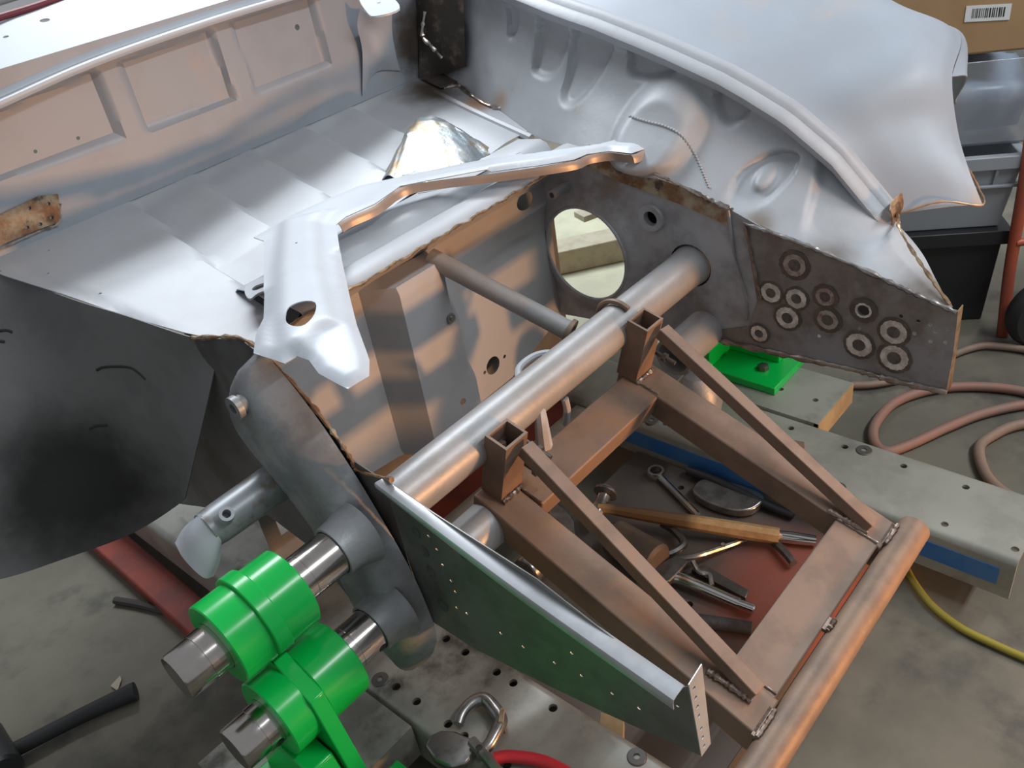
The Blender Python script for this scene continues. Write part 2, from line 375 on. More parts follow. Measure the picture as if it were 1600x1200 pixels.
# ================================================================== car body
body = thing('car_body_shell', 'grey primed car body shell with open front end, held on the bench', 'car body', (.85, .9, .1))
TS = .2
def tz(Y): return .53+TS*(Y-1.1)
def PT(x, y): return PP(x, y, (0, 1.1, .53), (0, -TS, 1))
# -- trunk floor with pressed ribs
def floor_h(X, Y):
    h = 0.
    for k, x0 in enumerate((.60, .725, .855, .985, 1.105)):
        xe = x0-(1.48-Y)*.09
        d = X-xe
        if 0 <= d < .115: h -= .014*(1-d/.115)*sstep(0, .006, d)*sstep(1.49, 1.46, Y)
    d = abs(X-(.375+(1.42-Y)*.20)); h -= .004*max(0, 1-d/.012)*sstep(1.45, 1.40, Y)
    return h
g = MB().sheet([(.335, 1.484), (.352, 1.42), (.449, 1.106), (.480, 1.03), (.515, .985), (.60, 1.04), (.63, 1.06), (.63, 1.145), (1.256, 1.145), (1.302, 1.28), (1.345, 1.484)],
    [circ(PT(*p)[:2], .0022, 8) for p in ((75, 428), (157, 459), (76, 392))], lambda X, Y: (X, Y, tz(Y)+floor_h(X, Y)), .011)
g.build('trunk_floor', m_floorp, body, thick=.0015)
# -- rear bulkhead with three pressed squares
rects = []
for q in (((-80, 215), (20, 160), (150, 108), (192, 213), (30, 272), (-60, 300)), ((188, 96), (330, 44), (370, 155), (232, 206)), ((362, 34), (487, -10), (517, 100), (402, 146))):
    rects.append(sd([(PY(x, y, 1.48)[0], PY(x, y, 1.48)[2]) for x, y in q]))
def rear_d(X, z):
    m = min(r(X, z) for r in rects); e = .012*(1-sstep(-.006, .003, m)); return e
rc = [(PY(*p, 1.48)[0], PY(*p, 1.48)[2], r) for p, r in (((470, 43), .0055), ((127, 217), .003), ((60, 238), .003))]
g = MB().sheet([(.15, .597), (.37, .606), (1.35, .607), (1.39, .86), (.15, .86)], [circ(c[:2], c[2], 12) for c in rc], lambda X, z: (X, 1.48+rear_d(X, z), z), .0065)
rb = g.build('rear_bulkhead', m_rear, body, thick=.0015)
q = [PY(*p, 1.477) for p in ((-30, 350), (60, 306), (90, 303), (96, 345), (60, 358), (-30, 395))]
ph_ = [circ((PY(*p, 1.477)[0], PY(*p, 1.477)[2]), .0032, 8) for p in ((42, 355), (45, 325), (75, 318), (80, 340), (62, 350))]
g = MB().sheet([(p[0], p[2]) for p in q], ph_, lambda X, z: (X, 1.476, z), .012); g.build('rusty_repair_patch', m_rustp, rb, thick=.002)
g = MB().tube([PY(*p, 1.476) for p in ((-30, 402), (60, 362), (92, 348), (94, 318))], .0022, 6, jit=.5, sub=9); g.build('weld_bead', m_weld, rb)
# cowl above it: folded lip, groove, ridge, groove, then the wide top
cw_l = [PY(*p, 1.45) for p in ((-330, 320), (-150, 228), (0, 163), (150, 97), (322, 36), (439, 0), (560, -35), (700, -75))]
cpf = [(.004, -.006), (0, 0), (.004, .004), (.022, .002), (.026, .006), (.031, .012), (.038, .012), (.043, .006), (.058, .006), (.063, .012), (.070, .015)]
g = MB().loft([[Vector(p)+Vector((0, a, b)) for a, b in cpf] for p in cw_l], 6, 3)
cwl = g.build('cowl_lip', m_white, body, thick=.0015)
c0 = Vector(cw_l[4])+Vector((0, .070, .015)); CN = (0, -.20, 1)
def PC(x, y): return PP(x, y, c0, CN)
hol_ = [circ(PC(*p)[:2], r, 14) for p, r in (((68, 27), .0085), ((5, 48), .0048))]
fr0 = [tuple((Vector(p)+Vector((0, .069, .015)))[:2]) for p in cw_l]
bk0 = [PC(*p)[:2] for p in ((480, -140), (300, -75), (85, 0), (0, 27), (-250, 105))]
def cz(u, v):
    z0 = float(np.interp(u, [p[0] for p in cw_l], [p[2] for p in cw_l]))+.015
    yb = 1.545
    return (u, v, z0+(c0.z+.20*(v-c0.y)-c0.z)*1.0*1.0 if True else 0)
g = MB().sheet(fr0+bk0, hol_, cz, .03); g.build('cowl_top', m_white, body, thick=.0015, side=(0, 0, 1))
up_ = lambda x, y, h: Vector(PC(x, y))+Vector((0, 0, h))
g = MB().tube([up_(*p, .0) for p in ((480, -140), (300, -75), (85, 0), (0, 27), (-250, 105))], .006, 8, sub=4); g.build('dark_red_seal', mat('dark_red_seal', (.16, .012, .02), .5), body)
g = MB().tube([up_(*p, .016) for p in ((480, -158), (300, -93), (85, -18), (0, 9), (-250, 88))], .016, 10, sub=4); g.build('windscreen_channel', m_white, body)
g = MB().tube([up_(*p, .02) for p in ((480, -176), (300, -110), (85, -34), (0, -6), (-250, 72))], .007, 8, sub=4); g.build('dark_red_seal', m_red, body)
# bracket near the corner
g = MB().loft([[PY(563, 12, 1.44), PY(558, 40, 1.455), PY(566, 80, 1.468), PY(566, 150, 1.477)], [PY(585, 25, 1.425), PY(588, 48, 1.445), PY(592, 85, 1.455), PY(588, 112, 1.476)], [PY(612, 14, 1.44), PY(612, 48, 1.455), PY(618, 85, 1.468), PY(625, 110, 1.477)]], 4, 5)
hb = g.build('hinge_bracket', m_primer, rb, thick=.002)
g = MB().sheet(smooth_poly([(PZ(x, y, .835)[0], PZ(x, y, .835)[1]) for x, y in ((562, -5), (605, -6), (625, 14), (590, 26), (575, 22))], 4), [circ(PZ(592, 6, .835)[:2], .004, 10)], lambda u, v: (u, v, .835), .01); g.build('hinge_tab', m_white, hb, thick=.003)
# corner gusset, burnt and welded
g = MB().loft([[PY(648, -20, 1.474), PY(655, 60, 1.474), PY(655, 122, 1.474)], [PY(668, -25, 1.43), PY(672, 60, 1.44), PY(688, 116, 1.44)], [PX(724, -20, 1.35), PX(726, 50, 1.345), PX(728, 104, 1.33)]], 5, 5)
gs = g.build('corner_gusset', mat('burnt_black_steel', (.06, .05, .042), .5, .4, (.20, .16, .12), 22, lo=.52, hi=.7, bump=.3), rb, thick=.002)
g = MB().tube([PY(664, 18, 1.425), PY(660, 55, 1.43), PY(674, 72, 1.42), PY(690, 90, 1.41)], .004, 7, jit=.5, sub=8); g.build('weld_bead', m_weld, gs)
g = MB().sheet([PT(*p)[:2] for p in ((657, 126), (702, 117), (728, 128), (690, 142))], [], lambda u, v: (u, v, tz(v)+.006), .03); g.build('floor_patch', mat('black_floor_patch', (.075, .062, .055), .6, .3, (.12, .10, .09), 30), body, thick=.002)
g = MB().tube([Vector(PT(*p))+Vector((0, 0, .003)) for p in ((693, 140), (716, 136), (735, 150), (760, 166), (785, 172), (794, 165))], .0045, 7, jit=.45, sub=9); g.build('weld_bead', m_weld, body)
g = MB().tube([Vector(PT(*p))+Vector((0, 0, -.001)) for p in ((680, 145), (740, 175), (830, 216))], .009, 8); g.build('floor_stiffener', m_floorp, body)
# welded patch over the floor tunnel, heat tinted
T = lambda x, y, h: Vector(PT(x, y))+Vector((0, 0, h))
g = MB().loft([[T(595, 280, -.002), T(640, 205, -.002), T(670, 195, -.002), T(760, 232, -.002)], [T(610, 285, .012), T(645, 225, .03), T(685, 208, .03), T(765, 240, .012)], [T(625, 292, .016), T(655, 245, .036), T(700, 225, .036), T(765, 250, .015)], [T(660, 300, .005), T(690, 290, .02), T(740, 270, .02), T(780, 262, 0)]], 6, 6, disp=lambda p: (0, 0, .003*math.sin(p.x*180)*math.sin(p.y*150)))
g.build('welded_tunnel_patch', m_heat, body, thick=.002)
# -- ledge across the front of the trunk floor (one profile along X)
prof = [(1.235, .512), (1.19, .500), (1.150, .507), (1.135, .535), (1.125, .543), (1.07, .550), (1.055, .545), (1.045, .531), (1.03, .530), (1.018, .545), (1.005, .550), (.970, .546), (.963, .540), (.975, .534), (1.05, .488), (1.070, .468)]
def ledge_pt(t, X):
    k = t*(len(prof)-1); i = min(int(k), len(prof)-2); w = k-i
    y = prof[i][0]*(1-w)+prof[i+1][0]*w; z = prof[i][1]*(1-w)+prof[i+1][1]*w
    return (X, y, z)
g = MB(); XS = np.linspace(.555, 1.205, 40); n = len(prof)
g.add([ledge_pt(i/(n-1), X) for X in XS for i in range(n)], [(j*n+i, j*n+i+1, (j+1)*n+i+1, (j+1)*n+i) for j in range(len(XS)-1) for i in range(n-1)], 0, True)
lg = g.build('front_ledge', m_floorp, body, thick=.0015)
g = MB().tube([(x, .9625+.001*math.sin(x*90), .541+.0015*math.sin(x*140)) for x in np.linspace(.52, 1.2, 60)], .0022, 6, jit=.6, sub=2); g.build('cut_edge', m_gold, lg)
g = MB().lathe((.80, 1.19, .500), (.80, 1.19, .52), [(0, .026), (.006, .026), (.009, .020), (.009, 0)], 24); g.build('rubber_plug', m_black, lg)
g = MB().loft([[(.93, 1.12, .545), (.95, 1.09, .548), (.97, 1.065, .549)], [(.96, 1.125, .553), (.985, 1.095, .557), (1.01, 1.06, .553)], [(1.12, 1.125, .545), (1.13, 1.09, .548), (1.14, 1.065, .549)]], 5, 5); g.build('pressed_bump', m_floorp, lg, thick=.001)
# -- front bulkhead with the central bulge
BY = 1.07
def bulge(X, z):
    zz = max(0, min(1, (z-.15)/.33))
    x0, x1 = .725+.0*zz, .905-.03*zz
    d = min((X-x0)/.035, (x1-X)/.012); h = max(0, min(1, d))
    return .055*h*sstep(.4785, .466, z)
bh = [(c[0], c[2]) for c in (PY(770, 571, BY),)]
holes = [circ(bh[0], .019, 20)]+[circ((PY(*p, Y)[0], PY(*p, Y)[2]), r, 10) for p, r, Y in (((757, 582), .004, BY), ((788, 557), .004, BY), ((720, 626), .007, BY-.05), ((704, 497), .004, BY-.05))]
oc = PY(820, 314, BY); holes.append(circ((oc[0], oc[2]), .024, 20, .017))
g = MB().sheet([(.455, .478), (.455, .150), (.66, .138), (.74, .128), (.905, .112), (1.03, .115), (1.19, .166), (1.205, .18), (1.205, .472)], holes, lambda X, z: (X, BY-bulge(X, z), z), .0125)
fb = g.build('front_bulkhead', m_front, body, thick=.0015, auto=28)
MB().sheet([(.455, -.02), (1.29, -.02), (1.29, .505), (.455, .505)], [], lambda X, z: (X, 1.135, z), .1).build('dark_backing_plate', m_dark, body, thick=.002)  # added dark plate: stops light leaking in, so the bulkhead holes read as shaded
c = PY(704, 497, BY-.057); g = MB().lathe(c, (c[0], c[1]-.01, c[2]), [(0, .009), (.003, .009), (.003, .004), (.006, .004), (.006, 0)], 12); g.build('stud', m_tool, fb)
# -- short steering tube from the bulkhead
st0, st1 = PY(672, 402, 1.04), PY(893, 519, .80)
g = MB().pipe(st0, st1, .0165, .0125, 28); stt = g.build('steering_tube', m_tube, body)
dv = (Vector(st1)-Vector(st0)).normalized()
g = MB().pipe(Vector(st1)-dv*.006, Vector(st1)+dv*.001, .0215, .0124, 24); g.build('tube_flange', m_rustb, stt)
# -- right wheelhouse wall
GZ = np.array([(.40, .392), (.474, .463), (.549, .539), (.632, .596), (.735, .645), (.869, .690), (1.0, .728), (1.158, .765), (1.31, .794), (1.48, .826)])
def gz(Y): return float(np.interp(Y, GZ[:, 0], GZ[:, 1]))
def gx(Y): return 1.30+.06*sstep(1.05, 1.5, Y)
emb = []
for q in (((737, -10), (758, 0), (760, 60), (752, 82), (742, 78), (737, 40)), ((800, 40), (848, 20), (852, 80), (838, 130), (815, 136), (795, 118)), ((862, 60), (922, 42), (926, 90), (905, 150), (880, 172), (858, 150)),
          ((952, 80), (1000, 78), (1030, 108), (1020, 134), (985, 140), (955, 130)), ((1085, 165), (1112, 150), (1146, 170), (1142, 195), (1120, 214), (1100, 200)), ((1155, 268), (1190, 252), (1226, 262), (1222, 295), (1196, 314), (1156, 300)),
          ((1255, 260), (1300, 290), (1380, 350), (1385, 376), (1355, 386), (1285, 360), (1262, 330))):
    emb.append(sd(smooth_poly([yz(PX(x, y, 1.255)) for x, y in q], 4)))
towc = yz(PX(1010, 215, 1.22))
def wall_disp(p):
    m = min(e(p.y, p.z) for e in emb); d = .015*(1-sstep(-.008, .003, m))
    r = math.hypot((p.y-towc[0])/1.0, (p.z-towc[1])/1.0); d -= .040*(1-sstep(.045, .085, r))*sstep(.50, .54, p.z)
    lump = math.hypot(p.y-yz(PX(1190, 283, 1.255))[0], p.z-yz(PX(1190, 283, 1.255))[1]); d -= .016*(1-sstep(.005, .022, lump))
    return (d, 0, 0)
rows = []
for b, t in (((1.345, 1.485, .607), 1.485), ((1.302, 1.28, .566), 1.26), ((1.252, 1.13, .536), 1.11), ((1.206, .965, .539), .96), ((1.201, .80, .511), .80), ((1.201, .65, .470), .66), ((1.201, .50, .431), .56), ((1.201, .315, .386), .474)):
    a = Vector(b); tt = Vector((gx(t)+.006, t, gz(t)-.004)); md = a.lerp(tt, .5)+Vector((.034, 0, 0))
    rows.append([a, a.lerp(tt, .25)+Vector((.018, 0, 0)), md, a.lerp(tt, .8)+Vector((.030, 0, 0)), tt])
g = MB().loft(rows, 30, 15, disp=wall_disp); wt = bvh(g)
rw = g.build('wheelhouse_wall', m_wall, body, thick=.0015)
g = MB()
for x, y in spline_px(((985, 182), (1010, 190), (1040, 198), (1065, 212), (1085, 240), (1098, 268), (1108, 292)), 6):
    h_ = hit(wt, x, y, 0)
    if h_: d_ = (Vector(CAM)-h_).normalized(); g.lathe(h_-d_*.001, h_+d_*.004, [(0, .0034), (.003, .0026), (.005, 0)], 7)
wp = g.build('spot_weld_row', m_primer, rw); wp['kind'] = 'stuff'
g = MB().tube([PY(1402, 335, .45), (1.265, .42, .462), (1.235, .375, .43), (1.203, .315, .388)], .0024, 6, jit=.5, sub=10); g.build('cut_edge', m_gold, rw)
c = PX(1300, 340, 1.26)
# -- gutter and fender
gp = [(.006, -.012), (.001, -.004), (0, .000), (.003, .004), (.014, .009), (.018, .009), (.021, .005), (.026, .005), (.030, .011), (.036, .014), (.046, .013), (.052, .010)]
ys = np.concatenate([np.linspace(.452, .7, 14), np.linspace(.75, 1.6, 18)])
def gut(Y): return Vector((gx(Y)-.004, Y, gz(Y) if Y < 1.48 else .82+.1*(Y-1.48)))
n = len(gp)
g = MB().add([gut(Y)+Vector((a*1.15, 0, b*1.2)) for Y in ys for a, b in gp], [(j*n+i, j*n+i+1, (j+1)*n+i+1, (j+1)*n+i) for j in range(len(ys)-1) for i in range(n-1)], 0, True)
gt = g.build('fender_gutter', m_primer, body, thick=.0016)
def gg(Y): return gut(Y)+Vector((.046*1.15, 0, .0085))
e = lambda x, y, Y: Vector(PY(x, y, Y))
ring = [Vector((1.414, .35, .455)), e(1512, 262, .388), e(1495, 200, .428), e(1487, 120, .46), e(1498, 52, .50), Vector((1.72, .60, .66)), Vector((1.78, .78, .72)), Vector((1.80, 1.0, .775)), Vector((1.80, 1.35, .82)), Vector((1.8, 1.7, .85))]
gy = [.452, .50, .555, .62, .70, .80, .93, 1.10, 1.36, 1.65]
bul = [.003, .012, .025, .035, .045, .055, .06, .06, .055, .05]
rows = []
for Y, r, b in zip(gy, ring, bul):
    a = gg(Y); up = Vector((0, -.25, 1)).normalized()
    rows.append([a, a.lerp(r, .12)+up*b*.15, a.lerp(r, .36)+up*b*.62, a.lerp(r, .66)+up*b*.9, a.lerp(r, .88)+up*b*.5, r])
fd = MB().loft(rows, 8, 6).build('fender_skin', m_fender, body, thick=.0018)
# outer flank beyond the headlight opening
fr = [[ring[3], ring[3]+Vector((.04, -.012, -.012)), ring[3]+Vector((.07, .01, -.06))]]+[[r, r+Vector((.06, .01, -.03)), r+Vector((.11, .03, -.16))] for r in ring[4:]]
MB().loft(fr, 8, 5).build('fender_flank', m_fender, fd, thick=.0018)
g = MB().tube([gg(.452), (1.378, .40, .467), ring[0], e(1527, 290, .37), ring[1]], .0018, 6, jit=.3, sub=8); g.build('cut_edge', mat('thin_rust_edge', (.45, .27, .15), .45, .4, (.30, .2, .13), 50), fd)
# torn end of the gutter
g = MB().loft([[(1.296, .450, .478), (1.30, .447, .462), (1.305, .448, .447)], [(1.315, .455, .484), (1.318, .452, .465), (1.32, .452, .450)], [(1.345, .452, .487), (1.343, .447, .468), (1.34, .45, .455)]], 4, 4); g.build('torn_end', m_rustp, gt, thick=.002)
# -- right inner wall of the nose: hole plate
def onX(X): return lambda u, v: (X, u, v)
NX = 1.2
cw = yz(PX(921, 393, NX)); ct = yz(PX(1078, 416, NX))
hol = [circ(cw, .094, 44, .096), circ(yz(PX(1020, 339, NX)), .014, 18), circ(yz(PX(972, 261, NX-.004)), .009, 14), circ((.75, .36), .041, 26)]
def hp_map(u, v):
    r = math.hypot(u-cw[0], v-cw[1]); return (NX-.012*sstep(.128, .108, r), u, v)
poly = [(.965, .535), (.886, .523), (.673, .481), (.600, .455), (.615, .225), (1.078, .175), (1.078, .47), (1.05, .49)]
hp = MB().sheet(poly, hol, hp_map, .014).build('nose_wall', m_wheelw, body, thick=.0018)
g = MB().tube([(NX-.013, cw[0]+.0945*math.cos(a), cw[1]+.0965*math.sin(a)) for a in np.linspace(0, 2*math.pi, 49)], .0032, 8, sub=1); g.build('hole_rim', m_wheelw, hp)
c = yz(PX(1020, 339, NX)); g = MB().lathe((NX-.009, *c), (NX+.004, *c), [(.013, .014), (0, .014), (0, .024), (.004, .0255), (.013, .0265)], 24, caps=False); hb_ = g.build('hole_boss', m_wheelw, hp)
MB().lathe((NX+.02, *c), (NX-.002, *c), [(0, 0), (0, .015), (.022, .015)], 20, caps=False).build('dark_hole_backing', m_black, hb_)  # added black backing; stands in for the shade inside this hole
c = yz(PX(972, 261, NX-.004)); g = MB().lathe((NX-.009, *c), (NX+.004, *c), [(.013, .009), (0, .009), (0, .014), (.013, .016)], 20, caps=False); g.build('hole_boss', m_rustb, hp)
c = PX(872, 299, NX-.03); g = MB().pipe((NX-.05, c[1], c[2]), (NX+.0, c[1], c[2]), .009, .0055, 18); g.build('stud_tube', m_arm, hp)
# rusty strip with weld along the top flange
fp = [PX(*p, NX-.002) for p in ((915, 232), (970, 258), (1060, 290), (1140, 325))]
g = MB()
for a, b in zip(fp, fp[1:]): g.add([a, b, (b[0]-.004, b[1], b[2]-.030), (a[0]-.004, a[1], a[2]-.030)], [(0, 1, 2, 3)])
g.build('rusty_flange', m_rustp, hp, thick=.002)
g = MB().tube([PX(*p, NX-.006) for p in ((920, 229), (970, 256), (1010, 266), (1060, 288), (1100, 308), (1145, 328))], .0035, 7, jit=.55, sub=12); g.build('weld_bead', m_weld, hp)
g = MB().tube([PX(*p, NX-.004) for p in ((1137, 325), (1148, 400), (1166, 470), (1166, 500))], .0025, 6, jit=.3, sub=8); g.build('plate_seam', m_arm, hp)
# -- right nose panel with ground-off spot welds
q = [PX(*p, NX-.003) for p in ((1163, 346), (1240, 372), (1330, 410), (1420, 452), (1497, 489), (1490, 550), (1479, 612), (1380, 592), (1300, 570), (1180, 545), (1085, 520), (1170, 510), (1183, 470))]
SX = NX-.003
holes = [circ(yz(PX(1350, 484, SX)), .0095, 18)]+[circ(yz(PX(*p, SX)), .0032, 10) for p in ((1408, 494), (1435, 502), (1454, 507), (1480, 514), (1462, 518), (1477, 535), (1454, 533), (1429, 521), (1343, 513), (1280, 525))]
g = MB().sheet([yz(p) for p in q], holes, onX(SX), .02)
kx = 0.
for x, y, r, kind in ((1242, 414, .020, 2), (1205, 457, .0165, 1), (1245, 466, .0165, 1), (1290, 463, .0165, 2), (1231, 496, .0185, 1), (1294, 499, .018, 2), (1343, 538, .0195, 1), (1397, 518, .019, 1), (1398, 558, .0205, 1), (1187, 520, .0145, 1), (1350, 484, .0165, 3)):
    c = PX(x, y, SX); kx += .00012; c = Vector((SX-.0012-kx, c[1], c[2])); r *= 1.06
    def ringm(r0, r1, dx, mi):
        N_ = 40; wob = [1+random.uniform(-.04, .04) for _ in range(N_)]
        vs = [(c.x-dx, c.y+rr*w*math.cos(2*math.pi*i/N_), c.z+rr*w*math.sin(2*math.pi*i/N_)) for rr in (r0, r1) for i, w in zip(range(N_), wob)]
        g.add(vs, [(i, (i+1) % N_, N_+(i+1) % N_, N_+i) for i in range(N_)], mi)
    ringm(.0098 if kind == 3 else .001, r*1.26, 0, 3)
    if kind == 3: ringm(.0096, .013, .0006, 1)
    elif kind == 1: ringm(r*.5, r*1.0, .0004, 1); ringm(.0005, r*.5, .0006, 2)
    else: ringm(r*.5, r*.9, .0004, 4); ringm(.0005, r*.5, .0006, 2)
np_ = g.build('spot_welded_nose_panel', [m_spot, m_ring, m_ringd, m_halo, mat('dull_ground_ring', (.42, .385, .35), .45, .25, (.26, .15, .13), 80)], body, thick=.0008)
g = MB().tube([PX(*p, SX-.004) for p in ((1085, 524), (1150, 538), (1240, 558), (1330, 577), (1400, 596), (1479, 613))], .0045, 8, jit=.4, sub=12); g.build('welded_bottom_flange', mat('dull_weld', (.33, .29, .25), .38, .7, (.2, .15, .12), 40), np_)
g = MB().tube([PX(*p, SX-.004) for p in ((1165, 350), (1240, 376), (1330, 413), (1420, 455), (1494, 488))], .0036, 8, jit=.5, sub=12); g.build('weld_bead', mat('grey_weld', (.36, .35, .34), .38, .7, (.18, .16, .15), 40), np_)
g = MB().tube([PX(*p, SX-.004) for p in ((1163, 348), (1176, 410), (1188, 470))], .003, 7, jit=.5, sub=10); g.build('weld_bead', mat('rusty_weld', (.30, .23, .18), .45, .5, (.15, .1, .08), 40), np_)
a, b = PX(1497, 487, SX), PX(1479, 614, SX)
g = MB().prism([a, b, (b[0]+.022, b[1], b[2]), (a[0]+.022, a[1], a[2])], (0, .0015, 0)); g.build('end_flange', m_gold, np_)
# -- left: inner wall, wheelhouse outside, axle bracket
LX = .45
g = MB().sheet([yz(PX(x, y, LX)) for x, y in ((300, 528), (378, 530), (430, 572), (480, 625), (520, 675), (548, 716), (602, 752), (640, 880), (672, 968), (600, 1000), (480, 850), (420, 805), (275, 786), (285, 640))], [], onX(LX), .03); lw = g.build('inner_wall', mat('grimy_inner_wall', (.15, .15, .15), .5, .2, (.10, .095, .09), 9, bump=.15, c3=(.21, .18, .15), s3=7, lo3=.58, hi3=.72), body, thick=.002)
g = MB().tube([PX(*p, LX-.002) for p in ((300, 528), (378, 530), (430, 572), (480, 625), (520, 675), (548, 716), (560, 735), (612, 750))], .003, 7, jit=.5, sub=9); g.build('torn_flange_edge', m_rustp, lw)
MB().tube([PX(*p, .475) for p in ((368, 735), (378, 752), (395, 762), (412, 765))], .007, 8).tube([PX(*p, .470) for p in ((384, 728), (394, 742), (408, 750))], .006, 8).build('curved_bracket', m_primer, lw)
m_left = m_dark
def LWp(x, y, X): return PX(x, y, X)
rows = [[PY(-170, 350, 1.50), PY(-165, 620, 1.45), PY(-160, 935, 1.40)],
        [PT(4, 424), PY(0, 660, 1.40), PY(0, 905, 1.36)],
        [PT(100, 463), PY(100, 660, 1.36), PY(100, 873, 1.33)],
        [PT(200, 494), PY(190, 660, 1.28), PY(200, 836, 1.30)],
        [PT(290, 524), PY(270, 650, 1.17), PY(262, 800, 1.25)],
        [PT(345, 535), PY(322, 640, 1.08), PY(290, 778, 1.17)]]
g = MB().loft(rows, 8, 8); lt = bvh(g)
lwh = g.build('outer_wheelhouse_skin', m_left, body, thick=.002)
for st in (((152, 578), (165, 573), (200, 573), (215, 580), (228, 592)), ((140, 670), (152, 665), (168, 664)), ((-20, 520), (8, 516), (20, 519)), ((-20, 530), (8, 534))):
    P_ = [hit(lt, x, y, .0005) for x, y in st]
    MB().tube(P_, .0024, 6, sub=4).build('marker_line', m_ink, lwh)
g = MB().loft([[(.449, 1.11, .532), (.45, 1.10, .50)], [(.47, 1.05, .523), (.47, 1.04, .49)], [(.487, 1.0, .52), (.487, .985, .475)]], 5, 4); g.build('rusty_corner', m_rustp, lwh, thick=.002)
out = [(396, 556), (366, 575), (352, 605), (358, 645), (385, 690), (425, 740), (465, 790), (505, 850), (545, 930), (580, 985), (620, 1025), (650, 1046), (682, 1002), (668, 950), (636, 880), (590, 800), (550, 734), (506, 668), (460, 606), (428, 568)]
arm_x = [.425, .415, .410, .408, .408, .408, .408, .408, .408, .410, .415, .43]+[.443]*8
op = smooth_poly([yz(PX(x, y, X_)) for (x, y), X_ in zip(out, arm_x)], 3); ops = sd(op)
def arm_map(u, v):
    d = max(0, -ops(u, v)); t = min(1, d/.042); return (.443-.050*math.sqrt(max(0, 1-(1-t)**2)), u, v)
AY_, AZ_ = .75, .36           # upper axle axis
BY_, BZ_ = .722, .238         # lower axle axis
ab = MB().sheet(op, [], arm_map, .011).build('axle_bracket', m_arm, body, thick=.002, auto=60)
for (y, z) in ((AY_, AZ_), (BY_, BZ_)):
    g = MB().lathe((.372, y, z), (.42, y, z), [(0, .031), (0, .0345), (.010, .0355), (.020, .037), (.030, .040), (.044, .0455)], 32, caps=False); g.build('axle_boss', m_arm, ab)
c = PX(366, 638, .382); g = MB().pipe((.380, c[1], c[2]), (.388, c[1], c[2]), .0155, .007, 22).lathe((.386, c[1], c[2]), (.44, c[1], c[2]), [(0, .0115), (.012, .013), (.03, .02), (.05, .03)], 22, caps=False); g.build('stop_boss', m_arm, ab)
dy, dz = .905, .378
g = MB().lathe((.295, dy, dz), (.445, dy, dz), [(0, .024), (.02, .0255), (.10, .0265), (.128, .028), (.14, .033), (.148, .042)], 28, caps=False)
dt = g.build('damper_mount_tube', mat('worn_primer_tube', (.33, .35, .37), .4, .4, (.22, .19, .17), 22, lo=.48, hi=.65), ab, thick=.002)
g = MB().loft([[(.298, dy+.024, dz+.008), (.280, dy+.026, dz+.004), (.262, dy+.024, dz-.006)], [(.298, dy, dz+.025), (.276, dy-.004, dz+.012), (.255, dy-.006, dz-.012)], [(.298, dy-.024, dz+.002), (.275, dy-.030, dz-.016), (.258, dy-.030, dz-.032)], [(.298, dy-.020, dz-.014), (.285, dy-.026, dz-.03), (.27, dy-.028, dz-.042)]], 5, 5); g.build('flattened_end', m_primer, dt, thick=.003)
c = Vector(PX(364, 788, .318)); g = MB().pipe((c.x, dy-.018, dz+.014), (c.x-.002, dy-.032, dz+.030), .0095, .0055, 20); g.build('cross_bush', m_primer, dt)
# -- left bare steel side panel
SLX = .447
q = [PX(*p, SLX) for p in ((600, 752), (840, 905), (1058, 1075), (1075, 1072), (1095, 1180), (960, 1120), (860, 1072), (740, 1012), (672, 968), (640, 880))]
tp = [PX(*p, SLX) for p in ((600, 752), (1068, 1078))]
holes = [circ(yz(PX(902, 990, SLX)), .0085, 18), circ(yz(PX(838, 942, SLX)), .0055, 14)]+[circ(yz(PX(*p, SLX)), .0022, 8) for p in ((683, 858), (692, 882), (705, 907), (712, 924), (714, 949), (730, 958), (783, 989), (818, 1010), (867, 1035), (894, 1020), (909, 1055), (957, 1083), (999, 1106), (1029, 1081), (1059, 1102), (1003, 1064), (670, 837))]
g = MB().sheet([yz(p) for p in q], holes, onX(SLX), .03)
for p, r in (((650, 832), .0065), ((664, 862), .0065), ((673, 893), .007), ((685, 922), .007), ((692, 945), .0085), ((640, 800), .006), ((724, 867), .005)):
    c = PX(*p, SLX-.0012); N_ = 14
    g.add([(c[0], c[1]+r*math.cos(6.283*i/N_), c[2]+1.5*r*math.sin(6.283*i/N_)) for i in range(N_)], [tuple(range(N_))], 1)
sp_ = g.build('steel_side_panel', [m_steel, m_ringd], body, thick=.0012)
a, b = Vector(tp[0]), Vector(tp[1])
g = MB()
W_ = .017
g.loft([[a+Vector((.003, 0, .001)), a+Vector((0, 0, .004)), a+Vector((-W_*.6, .004, .003)), a+Vector((-W_*.62, .004, -.004))], [a.lerp(b, .5)+Vector((.003, 0, .001)), a.lerp(b, .5)+Vector((0, 0, .004)), a.lerp(b, .5)+Vector((-W_, 0, .003)), a.lerp(b, .5)+Vector((-W_-.001, 0, -.008))],
        [b+Vector((.003, 0, .001)), b+Vector((0, 0, .004)), b+Vector((-W_, 0, .003)), b+Vector((-W_-.001, 0, -.010))]], 8, 3)
g.build('top_flange', m_lip, sp_, thick=.0012)
a, b = Vector(PX(1075, 1068, SLX)), Vector(PX(1095, 1180, SLX))
hv = [circ(((i*.0135)+.012, .006), .0024, 8) for i in range(4)]+[circ(((i*.0135)+.072, .006), .0024, 8) for i in range(4)]
L_ = (b-a).length; dd = (b-a).normalized()
g = MB().sheet([(0, -.001), (L_, -.001), (L_, .017), (-.004, .024)], hv, lambda u, v: tuple(a+dd*u+Vector((v, -.001, 0))), .02); g.build('end_flange', m_lip, sp_, thick=.0012)
